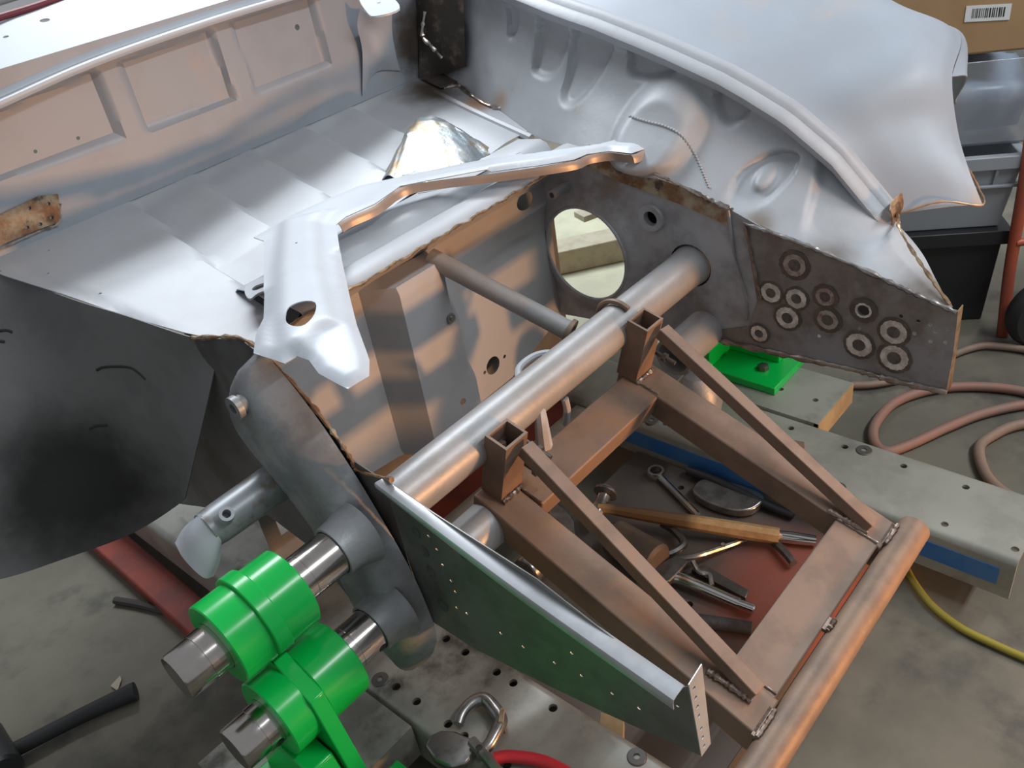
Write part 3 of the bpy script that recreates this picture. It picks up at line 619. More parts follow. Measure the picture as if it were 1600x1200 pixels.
# -- axle tube
at = MB().lathe((.455, AY_, AZ_), (1.235, AY_, AZ_), [(0, .030), (0, .0345), (.705, .0345), (.73, .036), (.77, .039), (.78, .039), (.78, .030)], 40, caps=False).build('axle_tube', m_tube, body)
MB().lathe((NX+.003, AY_, AZ_), (NX+.02, AY_, AZ_), [(0, .030), (0, .052), (.012, .052)], 28, caps=False).build('dark_gap_ring', m_black, hp)  # black fill ring added for the dark gap between tube and hole
g = MB().pipe((.46, BY_, BZ_), (.60, BY_, BZ_), .0345, .030, 32); g.build('axle_tube_stub', m_tube, body)
g = MB().pipe((1.09, BY_, BZ_), (1.205, BY_, BZ_), .036, .030, 32); g.build('axle_tube_stub', m_tube, body)
# link bracket behind the tube
def strap(pts, w, t, mt, name, parent):
    P = spline(pts, 6); g = MB(); n = len(P); vs = []
    for i, p in enumerate(P):
        tg = (P[min(i+1, n-1)]-P[max(i-1, 0)]).normalized(); s_ = Vector((1, 0, 0)); s_ = (s_-tg*s_.dot(tg)).normalized(); nn = tg.cross(s_)
        vs += [p+s_*w/2+nn*t/2, p-s_*w/2+nn*t/2, p-s_*w/2-nn*t/2, p+s_*w/2-nn*t/2]
    fs = [(i*4+k, i*4+(k+1) % 4, (i+1)*4+(k+1) % 4, (i+1)*4+k) for i in range(n-1) for k in range(4)]+[(0, 1, 2, 3), tuple(range(4*n-4, 4*n))]
    g.add(vs, fs, 0, True); return g.build(name, mt, parent)
lb = MB()
loop = [PZ(*p, .37) for p in ((810, 592), (812, 574), (835, 556), (862, 552), (868, 568), (845, 590), (822, 604), (810, 592))]
lb.tube(loop, .0055, 8, sub=5)
lb.build('link_loop', m_primer, at); lb = MB()
c0 = Vector(PY(838, 640, .715)); c1 = Vector(PY(850, 690, .72))
lb.tube([PY(843, 632, .725), PY(846, 660, .72), PY(851, 700, .73)], lambda t: .007+.006*t, 8)
MB().tube([PY(882, 622, .745), PY(886, 640, .75), PY(884, 662, .76)], .006, 8).build('link_stay', m_primer, at)
lb.lathe(PY(851, 700, .745), PY(851, 700, .715), [(0, .005), (0, .014), (.03, .014), (.03, .005)], 16)
lb.build('link_bracket', m_primer, at)
# remains of the second boss group at the right, seen between post and panel
g = MB().lathe((1.13, .70, .10), (1.13, .70, .19), [(0, .042), (.03, .046), (.06, .040), (.085, .022), (.09, 0)], 24); g.build('suspension_stop', m_arm, hp)

# ================================================================== loose pressed panel lying across the nose
LPZ = .585
def LP(x, y, z=LPZ): return PZ(x, y, z)[:2]
outl = [(396, 370), (415, 360), (450, 338), (500, 315), (560, 290), (640, 272), (760, 247), (880, 219), (930, 208), (965, 196), (1000, 204), (1006, 210), (985, 219), (950, 216), (915, 224), (895, 236), (840, 250), (760, 264), (680, 279), (625, 290), (585, 318), (540, 338), (525, 350), (532, 400), (545, 460), (555, 500), (572, 545), (571, 568), (537, 588), (494, 570), (480, 553), (462, 549), (442, 560), (394, 545), (398, 515), (410, 490), (412, 440), (412, 376)]
lp = [LP(*p) for p in outl]; lsd = sd(lp)
hole = smooth_poly([LP(*p) for p in ((450, 503), (456, 490), (476, 482), (496, 484), (495, 502), (480, 519), (462, 521), (451, 514))], 3)
ridge = sd([LP(*p) for p in ((440, 350), (515, 330), (500, 352), (505, 420), (528, 505), (500, 520), (480, 545), (440, 545), (430, 500), (432, 420))])
def lp_map(u, v):
    h = .010*(1-sstep(-.016, .010, ridge(u, v)))
    e_ = -lsd(u, v); h -= .007*(1-sstep(0, .012, e_))*(1 if v < 1.0 else .2)
    zz = LPZ-.012*sstep(.85, .70, v)*1.0-.020*sstep(.98, 1.25, u)
    return (u, v, zz+h)
lpo = thing('support_panel', 'loose bright pale pressed panel with one oval hole, lying across the trunk ledge', 'sheet metal panel', (.55, .95, .55))
lpp = MB().sheet(lp, [hole, circ(LP(466, 390), .002, 8), circ(LP(690, 253), .002, 8)], lp_map, .0075).build('pressed_sheet', m_white, lpo, thick=.0016)
# turned-down flange along the inner edge of the long arm
ed = [LP(*p) for p in ((528, 348), (545, 338), (585, 320), (625, 292), (680, 281), (760, 266), (840, 252), (895, 238), (915, 226), (950, 218), (985, 221), (1004, 211))]
pt = [Vector(lp_map(*p)) for p in ed]
g = MB().loft([[p, p+Vector((.001, -.003, -.006)), p+Vector((.002, -.004, -.015))] for p in pt], 3, 3); g.build('turned_flange', mat('brown_primer_flange', (.42, .33, .27), .40, .4, (.36, .30, .26), 20), lpp, thick=.0012)
# slotted tab at the left edge
g = MB().sheet(smooth_poly([LP(*p, .55) for p in ((384, 462), (386, 450), (400, 441), (425, 436), (428, 452), (405, 462), (392, 471))], 3), [smooth_poly([LP(*p, .55) for p in ((395, 457), (402, 450), (424, 444), (424, 449), (404, 457))], 3)], lambda u, v: (u, v, .553), .01); g.build('slotted_tab', m_primer, lpp, thick=.003)

# ================================================================== rusty A-frame on the axle tube
fr_ = thing('welded_frame', 'rusty brown welded steel frame with diagonal braces, clamped to the axle tube', 'steel frame', (.80, .50, .17))
def FP(x, y, z): return PZ(x, y, z)
zR, zF = .280, .175
O = Vector((0, .73, zR)); uF = Vector((0, .355-.73, zF-zR)); LF = uF.length; uF.normalize(); nF = Vector((0, uF.z, -uF.y)).normalized()
if nF.z < 0: nF = -nF
def fr_pt(X, s, n): return Vector((X, 0, 0))+O+uF*s+nF*n      # X across, s along towards the nose, n above the frame's top face
def bar(X0, X1, s0, s1, n0, n1, name, mt, parent, dX=0.):
    vs = [fr_pt(X+(dX if s == s1 else 0), s, n) for X in (X0, X1) for s in (s0, s1) for n in (n0, n1)]
    return MB().add(vs, [(0, 1, 3, 2), (4, 6, 7, 5), (0, 4, 5, 1), (2, 3, 7, 6), (0, 2, 6, 4), (1, 5, 7, 3)]).build(name, mt, parent, bevel=.0025)
sB = .475
sml = bar(.600, .657, -.012, .465, -.045, 0, 'side_member', m_rust, fr_, dX=-.035)
smr = bar(.957, 1.014, -.012, .465, -.045, 0, 'side_member', m_rust, fr_, dX=-.035)
bar(.656, .958, .0, .070, -.040, -.001, 'rear_crossbar', m_rust, fr_)
bar(.616, .938, .395, .460, -.012, -.0006, 'front_crossbar', m_rust, fr_)
p0, p1 = fr_pt(.45, .487, -.012), fr_pt(1.000, .487, -.012)
MB().pipe(p0, p1, .0225, .018, 32).build('round_bar', m_rustb, fr_)
def bead(pts, r=.0026, name='weld_bead', mt=None, parent=fr_): return MB().tube(pts, r, 7, jit=.45, sub=10).build(name, mt or mat_wd, parent)
mat_wd = mat('brown_weld', (.30, .24, .20), .42, .6, (.18, .12, .09), 60)
for X in (.585, .76, .955):
    w = .045 if X != .76 else .022
    MB().box((0, 0, 0), (1, 1, 1), Matrix(((w, 0, 0), (0, uF.y*.012, nF.y*.006), (0, uF.z*.012, nF.z*.006))), fr_pt(X-w/2, .459, -.006)).build('weld_tab', mat_wd, fr_)
    bead([fr_pt(X-w/2, .466, .002), fr_pt(X, .467, .003), fr_pt(X+w/2, .466, .002)])
for X in (.627, .927): bead([fr_pt(X, .395, .001), fr_pt(X, .43, .001), fr_pt(X, .458, .001)], .002)
for X in (.657, .957): bead([fr_pt(X, .004, .001), fr_pt(X, .035, .001), fr_pt(X, .068, .001)], .002)
def post(X0, X1, s0, s1, hh, cut=False):
    t = .004; g = MB()
    a = [(X0, s0), (X1, s0), (X1, s1), (X0, s1)]; b = [(X0+t, s0+t), (X1-t, s0+t), (X1-t, s1-t), (X0+t, s1-t)]
    vs = [fr_pt(x, s, n) for n in (0, hh) for x, s in a+b]
    fs = []
    for i in range(4):
        j = (i+1) % 4
        fs += [(i, j, 8+j, 8+i), (4+j, 4+i, 12+i, 12+j), (8+i, 8+j, 12+j, 12+i), (j, i, 4+i, 4+j)]
    g.add(vs, fs)
    p = g.build('post', m_rust, fr_)
    bead([fr_pt(X0, s1+.002, .002), fr_pt((X0+X1)/2, s1+.003, .003), fr_pt(X1, s1+.002, .002)], .004, parent=p, mt=m_weld)
    return p
post(.617, .662, -.012, .026, .112)
post(.952, .997, -.012, .026, .112)
def brace(A, B, w, parent=fr_):
    A = Vector(A); B = Vector(B); d = (B-A).normalized(); s_ = Vector((1, 0, 0)); s_ = (s_-d*s_.dot(d)).normalized(); n_ = s_.cross(d)
    vs = [P_+s_*a*w/2+n_*b*w/2 for P_ in (A, B) for a, b in ((-1, -1), (1, -1), (1, 1), (-1, 1))]
    return MB().add(vs, [(0, 1, 2, 3), (7, 6, 5, 4)]+[(i, (i+1) % 4, 4+(i+1) % 4, 4+i) for i in range(4)]).build('brace', m_rust, parent, bevel=.0015)
brace(fr_pt(.648, .034, .098), fr_pt(.606, .440, .010), .021)
brace(fr_pt(.985, .034, .098), fr_pt(.941, .440, .010), .021)
for X in (.606, .941): bead([fr_pt(X-.012, .38, .003), fr_pt(X-.011, .41, .004), fr_pt(X-.010, .44, .004)], .004)
# clamp bolts through the posts and U-straps round the tube
for X in (.675, 1.008):
    for n_ in (.075, .03):
        a = fr_pt(X, -.06, n_); b = fr_pt(X, .06, n_)
        g = MB().cyl(a, b, .0038, 10); g.lathe(fr_pt(X, .036, n_), fr_pt(X, .05, n_), [(0, .0075), (.007, .0075)], 6); g.build('clamp_bolt', m_dtool, fr_)
    X2 = X-.05
    cy = []
    for a in (np.linspace(-.6, math.pi+.6, 14) if X > .9 else np.linspace(1.9, math.pi+1.6, 12)): cy.append((X2+.02, AY_+.041*math.sin(a)*1.0, AZ_+.041*math.cos(a)))
    MB().tube(cy, .0045, 8, sub=2).build('clamp_strap', m_rustb, fr_)

# ================================================================== green fixtures, pins
gf = thing('green_fixture', 'glossy green steel fixture with two thick discs holding pins, left of the axle bracket', 'fixture', (.27, .64, 0))
def disc_stack(y, z, xa, xb, r):
    L = xb-xa
    return MB().lathe((xa, y, z), (xb, y, z), [(0, .0305), (0, r-.0015), (.0015, r), (L-.0015, r), (L, r-.0015), (L, .0305), (0, .0305)], 56, caps=False)
disc_stack(AY_, AZ_, .203, .246, .0525).build('outer_disc', m_green, gf)
disc_stack(AY_, AZ_, .262, .308, .0525).build('inner_disc', m_green, gf)
disc_stack(BY_, BZ_, .210, .246, .0525).build('outer_disc', m_green, gf)
disc_stack(BY_, BZ_, .264, .322, .0525).build('inner_disc', m_green, gf)
# post plate: rounded head around the upper disc, then straight down to the bench
ang = np.linspace(math.radians(205), math.radians(-18), 22)
hd = [(AY_+.0585*math.cos(a), AZ_+.0585*math.sin(a)) for a in ang]          # from the far side over the top to the near side
pl_ = [(yy, zz) for yy, zz in hd]
pl_ = [(2*AY_-yy, zz) for yy, zz in pl_]                                   # near side first
poly = pl_+[(.80, .25), (.795, .012), (.60, .012), (.672, .27)]
MB().sheet(poly, [circ((AY_, AZ_), .0312, 32), circ((BY_, BZ_), .0312, 32)], lambda u, v: (.264, u, v), .03).build('post_plate', m_green, gf, thick=.020, side=(1, 0, 0), bevel=.0015)
MB().prism([(.205, y, z) for y, z in ((.66, .19), (.79, .19), (.79, .012), (.60, .012))], (.036, 0, 0)).build('stiffener', m_green, gf, bevel=.003)
bp = gbx = PZ(588, 1160, .02)[0]
MB().box((.17, .50, .001), (gbx, .70, .020)).build('base_plate', m_green, gf, bevel=.003)
c = PZ(402, 1190, .06); 
cr = MB(); cr.prism([(.165, .70, .10), (.165, .79, .10), (.165, .79, .02), (.165, .70, .02)], (.045, 0, 0)); cr.build('clamp_foot', m_green, gf, bevel=.003)
MB().lathe((.19, .705, .11), (.19, .685, .118), [(0, .013), (.012, .013), (.014, .011), (.014, 0)], 20).build('clamp_screw', m_tool, gf)
def pin(y, z, x0, label):
    t = thing('locating_pin', label, 'steel pin', (x0, y, z), 'polished locating pins')
    g = MB().lathe((x0, y, z), (x0+.24, y, z), [(0, .0265), (.0025, .0285), (.032, .0285), (.032, .0300), (.175, .0300), (.175, .0292), (.1765, .0292), (.1765, .0300), (.228, .0300)], 48)
    for xx in (.042, .205):
        q_ = Vector((x0+xx, y-.0296*math.cos(.35), z-.0296*math.sin(.35))); n_ = Vector((0, -math.cos(.35), -math.sin(.35)))
        if label.startswith('lower'): g.lathe(q_, q_+n_*.001, [(0, .0058), (.0009, .0058), (.0009, 0)], 14, mi=1)
    g.build('shaft', [m_pin, m_black], t)
    return t
pin(AY_, AZ_, .150, 'upper polished steel pin with stepped end through the green fixture top disc')
pin(BY_, BZ_, .160, 'lower polished steel pin with stepped end through the green fixture lower disc')
gb = thing('green_bracket', 'small green angle bracket bolted to the bench under the right nose panel', 'bracket', (1.43, .72, 0))
a = [PZ(*p) for p in ((1205, 612), (1105, 582), (1130, 520), (1245, 565))]
q = [Vector((p[0], p[1], 0)) for p in a]
MB().box((1.368, .665, .001), (1.54, .84, .018)).build('base_plate', m_green, gb, bevel=.002)
MB().box((1.455, .700, .018), (1.477, .84, .20)).build('upright', m_green, gb, bevel=.002)
MB().box((1.368, .815, .018), (1.455, .84, .16)).build('web', m_green, gb, bevel=.002)
MB().lathe((1.42, .718, .018), (1.42, .718, .03), [(0, .012), (.010, .012), (.011, .010)], 6).build('hex_bolt', m_dtool, gb)

# ================================================================== tools on the tool plate (z = -.065)
TZ = -.075
hm = thing('hammer', 'cross peen hammer with pale wooden handle lying on the brown tool plate', 'hammer', PZ(1010, 800, TZ))
h0 = Vector(PZ(935, 793, TZ+.045)); h1 = Vector(PZ(1217, 838, TZ+.024))
g = MB().tube([h0.lerp(h1, t) for t in (0, .08, .2, .5, .8, 1)], lambda t: .0095+.0055*sstep(.15, .8, t), 8, sub=3); g.build('handle', [m_wood], hm)
g = MB().tube([h0.lerp(h1, t) for t in (.28, .34, .5, .53)], lambda t: .0147, 8, sub=2); 
f0, f1 = Vector(PZ(948, 766, TZ+.05)), Vector(PZ(924, 822, TZ+.03))
L = (f1-f0).length
MB().lathe(f0, f1, [(0, .021), (.003, .0235), (.008, .0235), (.014, .0125), (.030, .0115), (.040, .0145), (L*.72, .0145), (L, .006)], 20).build('head', m_tool, hm)
wr = thing('combination_wrench', 'chrome ring spanner lying beyond the hammer on the tool plate', 'wrench', PZ(1040, 755, TZ))
rc_ = Vector(PZ(1025, 738, TZ+.012)); we = Vector(PZ(1090, 805, TZ+.0085)); wd = (we-rc_).normalized()
MB().lathe(rc_-Vector((0, 0, .006)), rc_+Vector((0, 0, .006)), [(.012, .0115), (0, .0115), (0, .0165), (.003, .0180), (.009, .0180), (.012, .0165), (.012, .0115)], 24, caps=False).build('ring_end', m_chrome, wr)
MB().tube([rc_+wd*.016, rc_+wd*.05, we], .0068, 8).build('shank', m_chrome, wr)
dl = MB().prism([(u_, v_, TZ+.022) for u_, v_ in smooth_poly([PZ(*p, TZ+.022)[:2] for p in ((1082, 766), (1098, 748), (1140, 752), (1192, 772), (1180, 792), (1150, 797), (1110, 786))], 5)], (0, 0, -.018)).build('steel_dolly', m_tool, None, bevel=.003); tag(dl, 'flat leaf-shaped steel dolly block lying near the right frame member', 'dolly block')
db = MB().tube([PZ(1075, 735, TZ+.018), PZ(1120, 752, TZ+.02), PZ(1200, 790, TZ+.014), PZ(1240, 806, TZ+.012)], lambda t: .010-.003*t, 10).build('black_pry_bar', m_blackp); tag(db, 'black pry bar lying against the blue striped rail', 'pry bar')
def clamp_pliers(name, label, base, jaw, body_pts, lever, screw, grip=None):
    t = thing(name, label, 'locking pliers', base, None)
    MB().tube(jaw, lambda s: .0075, 8).build('fixed_jaw', m_dtool, t)
    MB().tube(body_pts, lambda s: .0115-.003*abs(s-.3), 12).build('body_handle', m_chrome, t)
    if lever: 
        l_ = MB().tube(lever, .0052, 8).build('release_lever', m_tool, t)
        k = Vector(lever[len(lever)//2]); MB().cyl(k-Vector((0, 0, .006)), k+Vector((0, 0, .008)), .004, 12).build('rivet', m_chrome, l_)
    if screw: MB().cyl(screw[0], screw[1], .0075, 14, bev=.002).build('adjusting_screw', m_chrome, t)
    return t
Z_ = lambda x, y, h: PZ(x, y, TZ+h)
clamp_pliers('locking_pliers', 'chrome locking c-clamp pliers on the red-brown tool plate before the hammer handle', Z_(1060, 890, 0),
    [Z_(1030, 905, .018), Z_(1012, 890, .02), Z_(1020, 875, .022), Z_(1055, 862, .022), Z_(1068, 848, .022), Z_(1052, 828, .022), Z_(1035, 818, .02)],
    [Z_(1025, 908, .016), Z_(1055, 902, .018), Z_(1090, 915, .018), Z_(1155, 943, .014)],
    [Z_(1062, 872, .026), Z_(1090, 868, .028), Z_(1130, 855, .016), Z_(1165, 843, .008)], (Z_(1150, 941, .014), Z_(1180, 952, .014)))
MB().prism([Z_(*p, .030) for p in ((1010, 897), (1032, 880), (1058, 866), (1076, 876), (1062, 892), (1046, 908), (1026, 912))], (0, 0, -.012)).build('jaw_plate', m_dtool, bpy.data.objects['locking_pliers'], bevel=.002)
MB().tube([Z_(1083, 878, .024), Z_(1092, 893, .024), Z_(1108, 898, .022), Z_(1112, 915, .020)], .0045, 8).build('toggle_link', m_tool, bpy.data.objects['locking_pliers'])
MB().prism([Z_(*p, .012) for p in ((1080, 890), (1100, 882), (1170, 922), (1165, 934))], (0, 0, -.010)).build('steel_offcut', m_dtool, None, bevel=.001)
tag(bpy.data.objects['steel_offcut'], 'dark flat steel offcut lying under the chrome locking pliers', 'steel offcut')
clamp_pliers('locking_pliers', 'second locking pliers, mostly behind the front crossbar beyond the hammer handle end', Z_(1230, 860, 0),
    [Z_(1205, 843, .012), Z_(1225, 862, .016), Z_(1240, 880, .016)], [Z_(1215, 838, .012), Z_(1250, 842, .014), Z_(1275, 845, .014)], None, None)
bk = MB().cyl(Z_(958, 838, .034), Z_(1030, 880, .034), .034, 28, bev=.006).build('brown_cylinder', mat('grimy_brown_cylinder', (.10, .075, .055), .5, .3, (.14, .10, .07), 15)); bk.name = 'steel_roller'; tag(bk, 'thick grimy brown steel roller lying under the hammer handle', 'roller')
rd = MB().tube([Z_(1060, 966, .012), Z_(1110, 972, .012), Z_(1175, 982, .012)], .011, 14).build('rubber_grip_bar', mat('grey_black_grip', (.05, .048, .05), .5, 0, (.07, .065, .068), 80, bump=.3, bscale=220)); tag(rd, 'dark rubber-covered bar lying on the red part of the tool plate', 'bar')
sc = MB().lathe(Z_(822, 895, .03), Z_(858, 862, .03), [(0, .0), (0, .026), (.002, .028), (.05, .028), (.052, .022), (.07, .022), (.07, 0)], 28).build('steel_socket', m_tool); tag(sc, 'short bright steel socket lying behind the bare steel side panel', 'socket')
pk = thing('pliers', 'steel pliers half hidden between the left side member and left brace', 'pliers', Z_(880, 805, 0))
MB().prism([Z_(*p, .02) for p in ((856, 790), (870, 784), (885, 795), (898, 815), (900, 835), (888, 838), (872, 815), (858, 805))], (0, 0, -.012)).build('jaw', m_tool, pk, bevel=.003)
MB().tube([Z_(893, 835, .015), Z_(910, 850, .012), Z_(925, 862, .012)], .005, 8).build('handle', m_tool, pk)
kk = MB()
for x, y, r in ((935, 985, .015), (968, 1008, .013)): pass
nb = MB().lathe(Z_(975, 1000, 0), Z_(975, 1000, .04), [(0, .022), (.02, .022), (.026, .014), (.04, .014)], 18).build('steel_bush', m_dtool); tag(nb, 'dark stepped steel bush standing behind the side panel flange', 'bush')
# C-clamp on the left rail, its red gripped hose-like handle
def Y0(x, y, h): return PZ(x, y, h)
cl = thing('c_clamp', 'worn steel locking c-clamp lying on the left bench rail in the foreground', 'clamp', Y0(700, 1140, 0))
MB().tube([Y0(716, 1132, .012), Y0(722, 1116, .014), Y0(734, 1101, .016), Y0(748, 1093, .016), Y0(760, 1094, .016), Y0(772, 1107, .016), Y0(782, 1122, .016), Y0(780, 1134, .016), Y0(772, 1150, .016), Y0(764, 1164, .015), Y0(752, 1176, .013)], lambda t: .0082+.002*math.sin(t*3.14), 12, sub=5).build('clamp_frame', m_tool, cl)
MB().prism([Y0(*p, .014) for p in ((664, 1164), (672, 1148), (690, 1140), (712, 1142), (738, 1154), (744, 1172), (728, 1192), (705, 1198), (680, 1188))], (0, 0, -.013)).build('jaw_pad', m_tool, cl, bevel=.003)
lv = MB().tube([Y0(738, 1158, .02), Y0(750, 1172, .022), Y0(764, 1188, .022), Y0(778, 1206, .02)], lambda t: .008, 8).build('lever', m_tool, cl)
p_ = Vector(Y0(749, 1170, .03)); MB().cyl(p_-Vector((0, 0, .004)), p_+Vector((0, 0, .003)), .005, 12).build('rivet', m_chrome, lv)
MB().box((-.011, -.003, 0), (.011, .003, .028), rot('Z', 35), Y0(788, 1135, .001)).build('swivel_foot', m_rustp, cl)
rg = MB().tube([Y0(772, 1185, .012), Y0(800, 1182, .012), Y0(850, 1190, .012), Y0(900, 1215, .012)], .0085, 12).build('red_hose', m_redgrip); tag(rg, 'short bright red hose end on the left bench rail beside the clamp', 'hose')
ws = MB().prism([PZ(*p, -.012) for p in ((938, 1112), (975, 1124), (972, 1215), (930, 1215))], (0, 0, -.018)).build('timber_strip', m_wood2, None, bevel=.001); tag(ws, 'narrow timber strip poking out under the bare steel side panel', 'timber strip')
hx = MB().prism([PZ(*p, .022) for p in ((1185, 695), (1213, 682), (1257, 690), (1258, 700), (1232, 712))], (0, 0, -.021)).build('steel_bar', m_rustb, None, bevel=.001); tag(hx, 'short brown square steel bar lying on the right bench rail', 'steel bar')

# ================================================================== left floor things
rb_ = MB()
c0 = Vector(PZ(140, 825, FZ)); c1 = Vector(PZ(350, 1010, FZ))
d_ = (c1-c0).normalized(); s_ = Vector((-d_.y, d_.x, 0))
rl = MB().prism([c0+s_*.032, c0-s_*.032, c1-s_*.032, c1+s_*.032], (0, 0, .035)).build('red_steel_beam', m_red, None, bevel=.004); tag(rl, 'worn red steel beam on the floor under the left wheelhouse', 'steel beam')
fh = thing('mallet', 'black handled mallet lying on the concrete at the lower left', 'mallet', PZ(110, 1130, FZ))
MB().tube([PZ(212, 1080, FZ+.02), PZ(195, 1087, FZ+.02), PZ(120, 1122, FZ+.02), PZ(30, 1168, FZ+.022), PZ(0, 1180, FZ+.024)], lambda t: .017-.004*sstep(.05, .6, t), 12).build('handle', m_black, fh)
MB().cyl(PZ(-30, 1150, FZ+.035), PZ(5, 1210, FZ+.035), .034, 24, bev=.005).build('head', m_blackp, fh)
tgp = [PZ(*p, FZ+.003) for p in ((173, 1072), (188, 1056), (190, 1062), (184, 1080))]
tg_ = MB().prism(tgp, (0, 0, .001)).build('paper_tag', mat('cream_paper', (.45, .38, .28), .7), None); tag(tg_, 'tiny cream paper scrap on the floor beside the black mallet handle', 'paper scrap')
bl = MB().tube([PZ(180, 938, FZ+.008), PZ(220, 945, FZ+.008), PZ(262, 956, FZ+.008)], .008, 8).build('dark_rod', mat('dark_rod', (.05, .045, .04), .6)); tag(bl, 'dark rod on the floor beside the red steel beam', 'rod')

# ================================================================== right floor and background
def Fz(x, y, h=.012): return PZ(x, y, FZ+h)
hs1 = MB().tube([Fz(*p) for p in ((1900, 800), (1800, 690), (1700, 640), (1600, 612), (1530, 604), (1460, 608), (1400, 628), (1368, 662), (1366, 690), (1385, 705), (1420, 695), (1480, 668), (1540, 645), (1620, 630), (1740, 625), (1830, 650))], .0105, 12, sub=8).build('air_hose', m_hose); tag(hs1, 'dusty red air hose looping on the floor beside the right bench rail', 'hose')
hs2 = MB().tube([Fz(*p) for p in ((1900, 690), (1760, 656), (1660, 655), (1590, 664), (1552, 680), (1530, 700), (1540, 740), (1570, 770), (1620, 790), (1700, 800), (1790, 780))], .0105, 12, sub=8).build('air_hose', m_hose2); tag(hs2, 'dusty brown air hose curling out of the right edge on the floor', 'hose')
hs3 = MB().tube([Fz(*p) for p in ((1330, 602), (1360, 601), (1400, 594), (1450, 578), (1490, 554), (1530, 541), (1560, 541), (1600, 546), (1640, 556), (1720, 590), (1790, 600))], .0085, 10, sub=8).build('air_hose', m_hose2); tag(hs3, 'brown hose on the floor between nose panel and hand truck wheel', 'hose')
cd = MB().tube([Fz(*p, .009) for p in ((1388, 838), (1405, 865), (1425, 905), (1455, 945), (1500, 980), (1550, 1005), (1620, 1035), (1720, 1070), (1850, 1080))], .0065, 10, sub=8).build('yellow_cord', m_cord); tag(cd, 'yellow electric cord snaking across the concrete from the right rail', 'cord')
# wood seen through the wheel hole
w0 = Vector(PZ(925, 400, FZ)); 
pb = MB().box((-.5, -.35, 0), (.5, .35, .004), rot('Z', 15), (w0.x+.05, w0.y, FZ+.001)).build('board', m_beige); tag(pb, 'pale board on the floor, seen through the round hole in the nose wall', 'board')
MB().box((-.11, -.045, 0), (.11, .045, .075), rot('Z', -38), Fz(915, 410, .006)).build('timber_block', m_wood3, None, bevel=.003); tag(bpy.data.objects['timber_block'], 'large grey timber block seen through the round nose wall hole', 'timber block')
q = Vector(Fz(925, 372, .006)); MB().box((-.04, -.03, 0), (.04, .03, .02), rot('Z', -20), (q.x, q.y, FZ+.083)).build('wood_offcut', m_wood3, None, bevel=.002); tag(bpy.data.objects['wood_offcut'], 'small wood offcut lying on the grey timber block', 'wood offcut')
# stack: black tote, grey crate, clear tub, cardboard box
YAW = -57.
Rz = rot('Z', YAW)
b0 = Vector(PZ(1509, 500, FZ)); ux = Rz@Vector((1, 0, 0)); uy = Rz@Vector((0, 1, 0))
def stack_pt(a, b, z): return b0+ux*a+uy*b+Vector((0, 0, z-FZ))
def tub(name, a0, a1, b0_, b1, z0, z1, tap, t, rim, mt, parent=None, rimmat=None):
    g = MB()
    def ringp(da, z): return [stack_pt(a0-da, b0_-da, z), stack_pt(a1+da, b0_-da, z), stack_pt(a1+da, b1+da, z), stack_pt(a0-da, b1+da, z)]
    lv_ = [(0, z0), (tap, z1), (tap-t, z1), (-t, z0+t)]
    vs = [p for da, z in lv_ for p in ringp(da, z)]
    fs = [(3, 2, 1, 0), (12, 13, 14, 15)]
    for k in range(3): fs += [(k*4+i, k*4+(i+1) % 4, k*4+4+(i+1) % 4, k*4+4+i) for i in range(4)]
    g.add(vs, fs)
    return g.build(name, mt, parent, bevel=.004)
def rimbox(name, a0, a1, b0_, b1, z0, z1, t, mt, parent):
    g = MB(); P = [stack_pt(a0, b0_, z0), stack_pt(a1, b0_, z0), stack_pt(a1, b1, z0), stack_pt(a0, b1, z0)]; Q = [stack_pt(a0+t, b0_+t, z0), stack_pt(a1-t, b0_+t, z0), stack_pt(a1-t, b1-t, z0), stack_pt(a0+t, b1-t, z0)]
    up = Vector((0, 0, z1-z0)); vs = P+Q+[p+up for p in P+Q]; fs = []
    for i in range(4):
        j = (i+1) % 4; fs += [(i, j, 8+j, 8+i), (4+j, 4+i, 12+i, 12+j), (8+i, 8+j, 12+j, 12+i), (j, i, 4+i, 4+j)]
    return g.add(vs, fs).build(name, mt, parent, bevel=.002)
z1 = FZ+.25
bt = thing('storage_tote', 'black plastic storage tote on the floor at the bottom of the right stack', 'storage box', stack_pt(0, .2, FZ))
tub('tub_body', -.30, .035, 0, .42, FZ+.001, z1, .012, .006, 0, m_blackp, bt)
rimbox('tub_rim', -.325, .06, -.025, .445, z1-.035, z1, .03, m_blackp, bt)
z2 = z1+.18
ct_ = thing('plastic_crate', 'grey plastic crate with ribbed rim standing on the black tote', 'crate', stack_pt(0, .2, z1))
tub('crate_body', -.28, .035, .0, .40, z1+.001, z2, .022, .005, 0, m_crate, ct_)
rimbox('crate_rim', -.31, .065, -.03, .43, z2-.03, z2, .02, m_crate, ct_)
rimbox('rim_band', -.305, .060, -.025, .425, z2-.075, z2-.068, .01, m_crate, ct_)
for a in (-.20, -.09, .0): MB().prism([stack_pt(a, -.018, z2-.07), stack_pt(a+.006, -.018, z2-.07), stack_pt(a+.006, -.028, z2-.03), stack_pt(a, -.028, z2-.03)], tuple(uy*.012)).build('rib', m_crate, ct_)
z3 = z2+.195
tu = thing('clear_tub', 'clear plastic tub of wrapped parts on the grey crate, below the cardboard box', 'tub', stack_pt(0, .2, z2))
tub('tub_wall', -.24, .09, .04, .40, z2+.002, z3, .02, .004, 0, m_clear, tu)
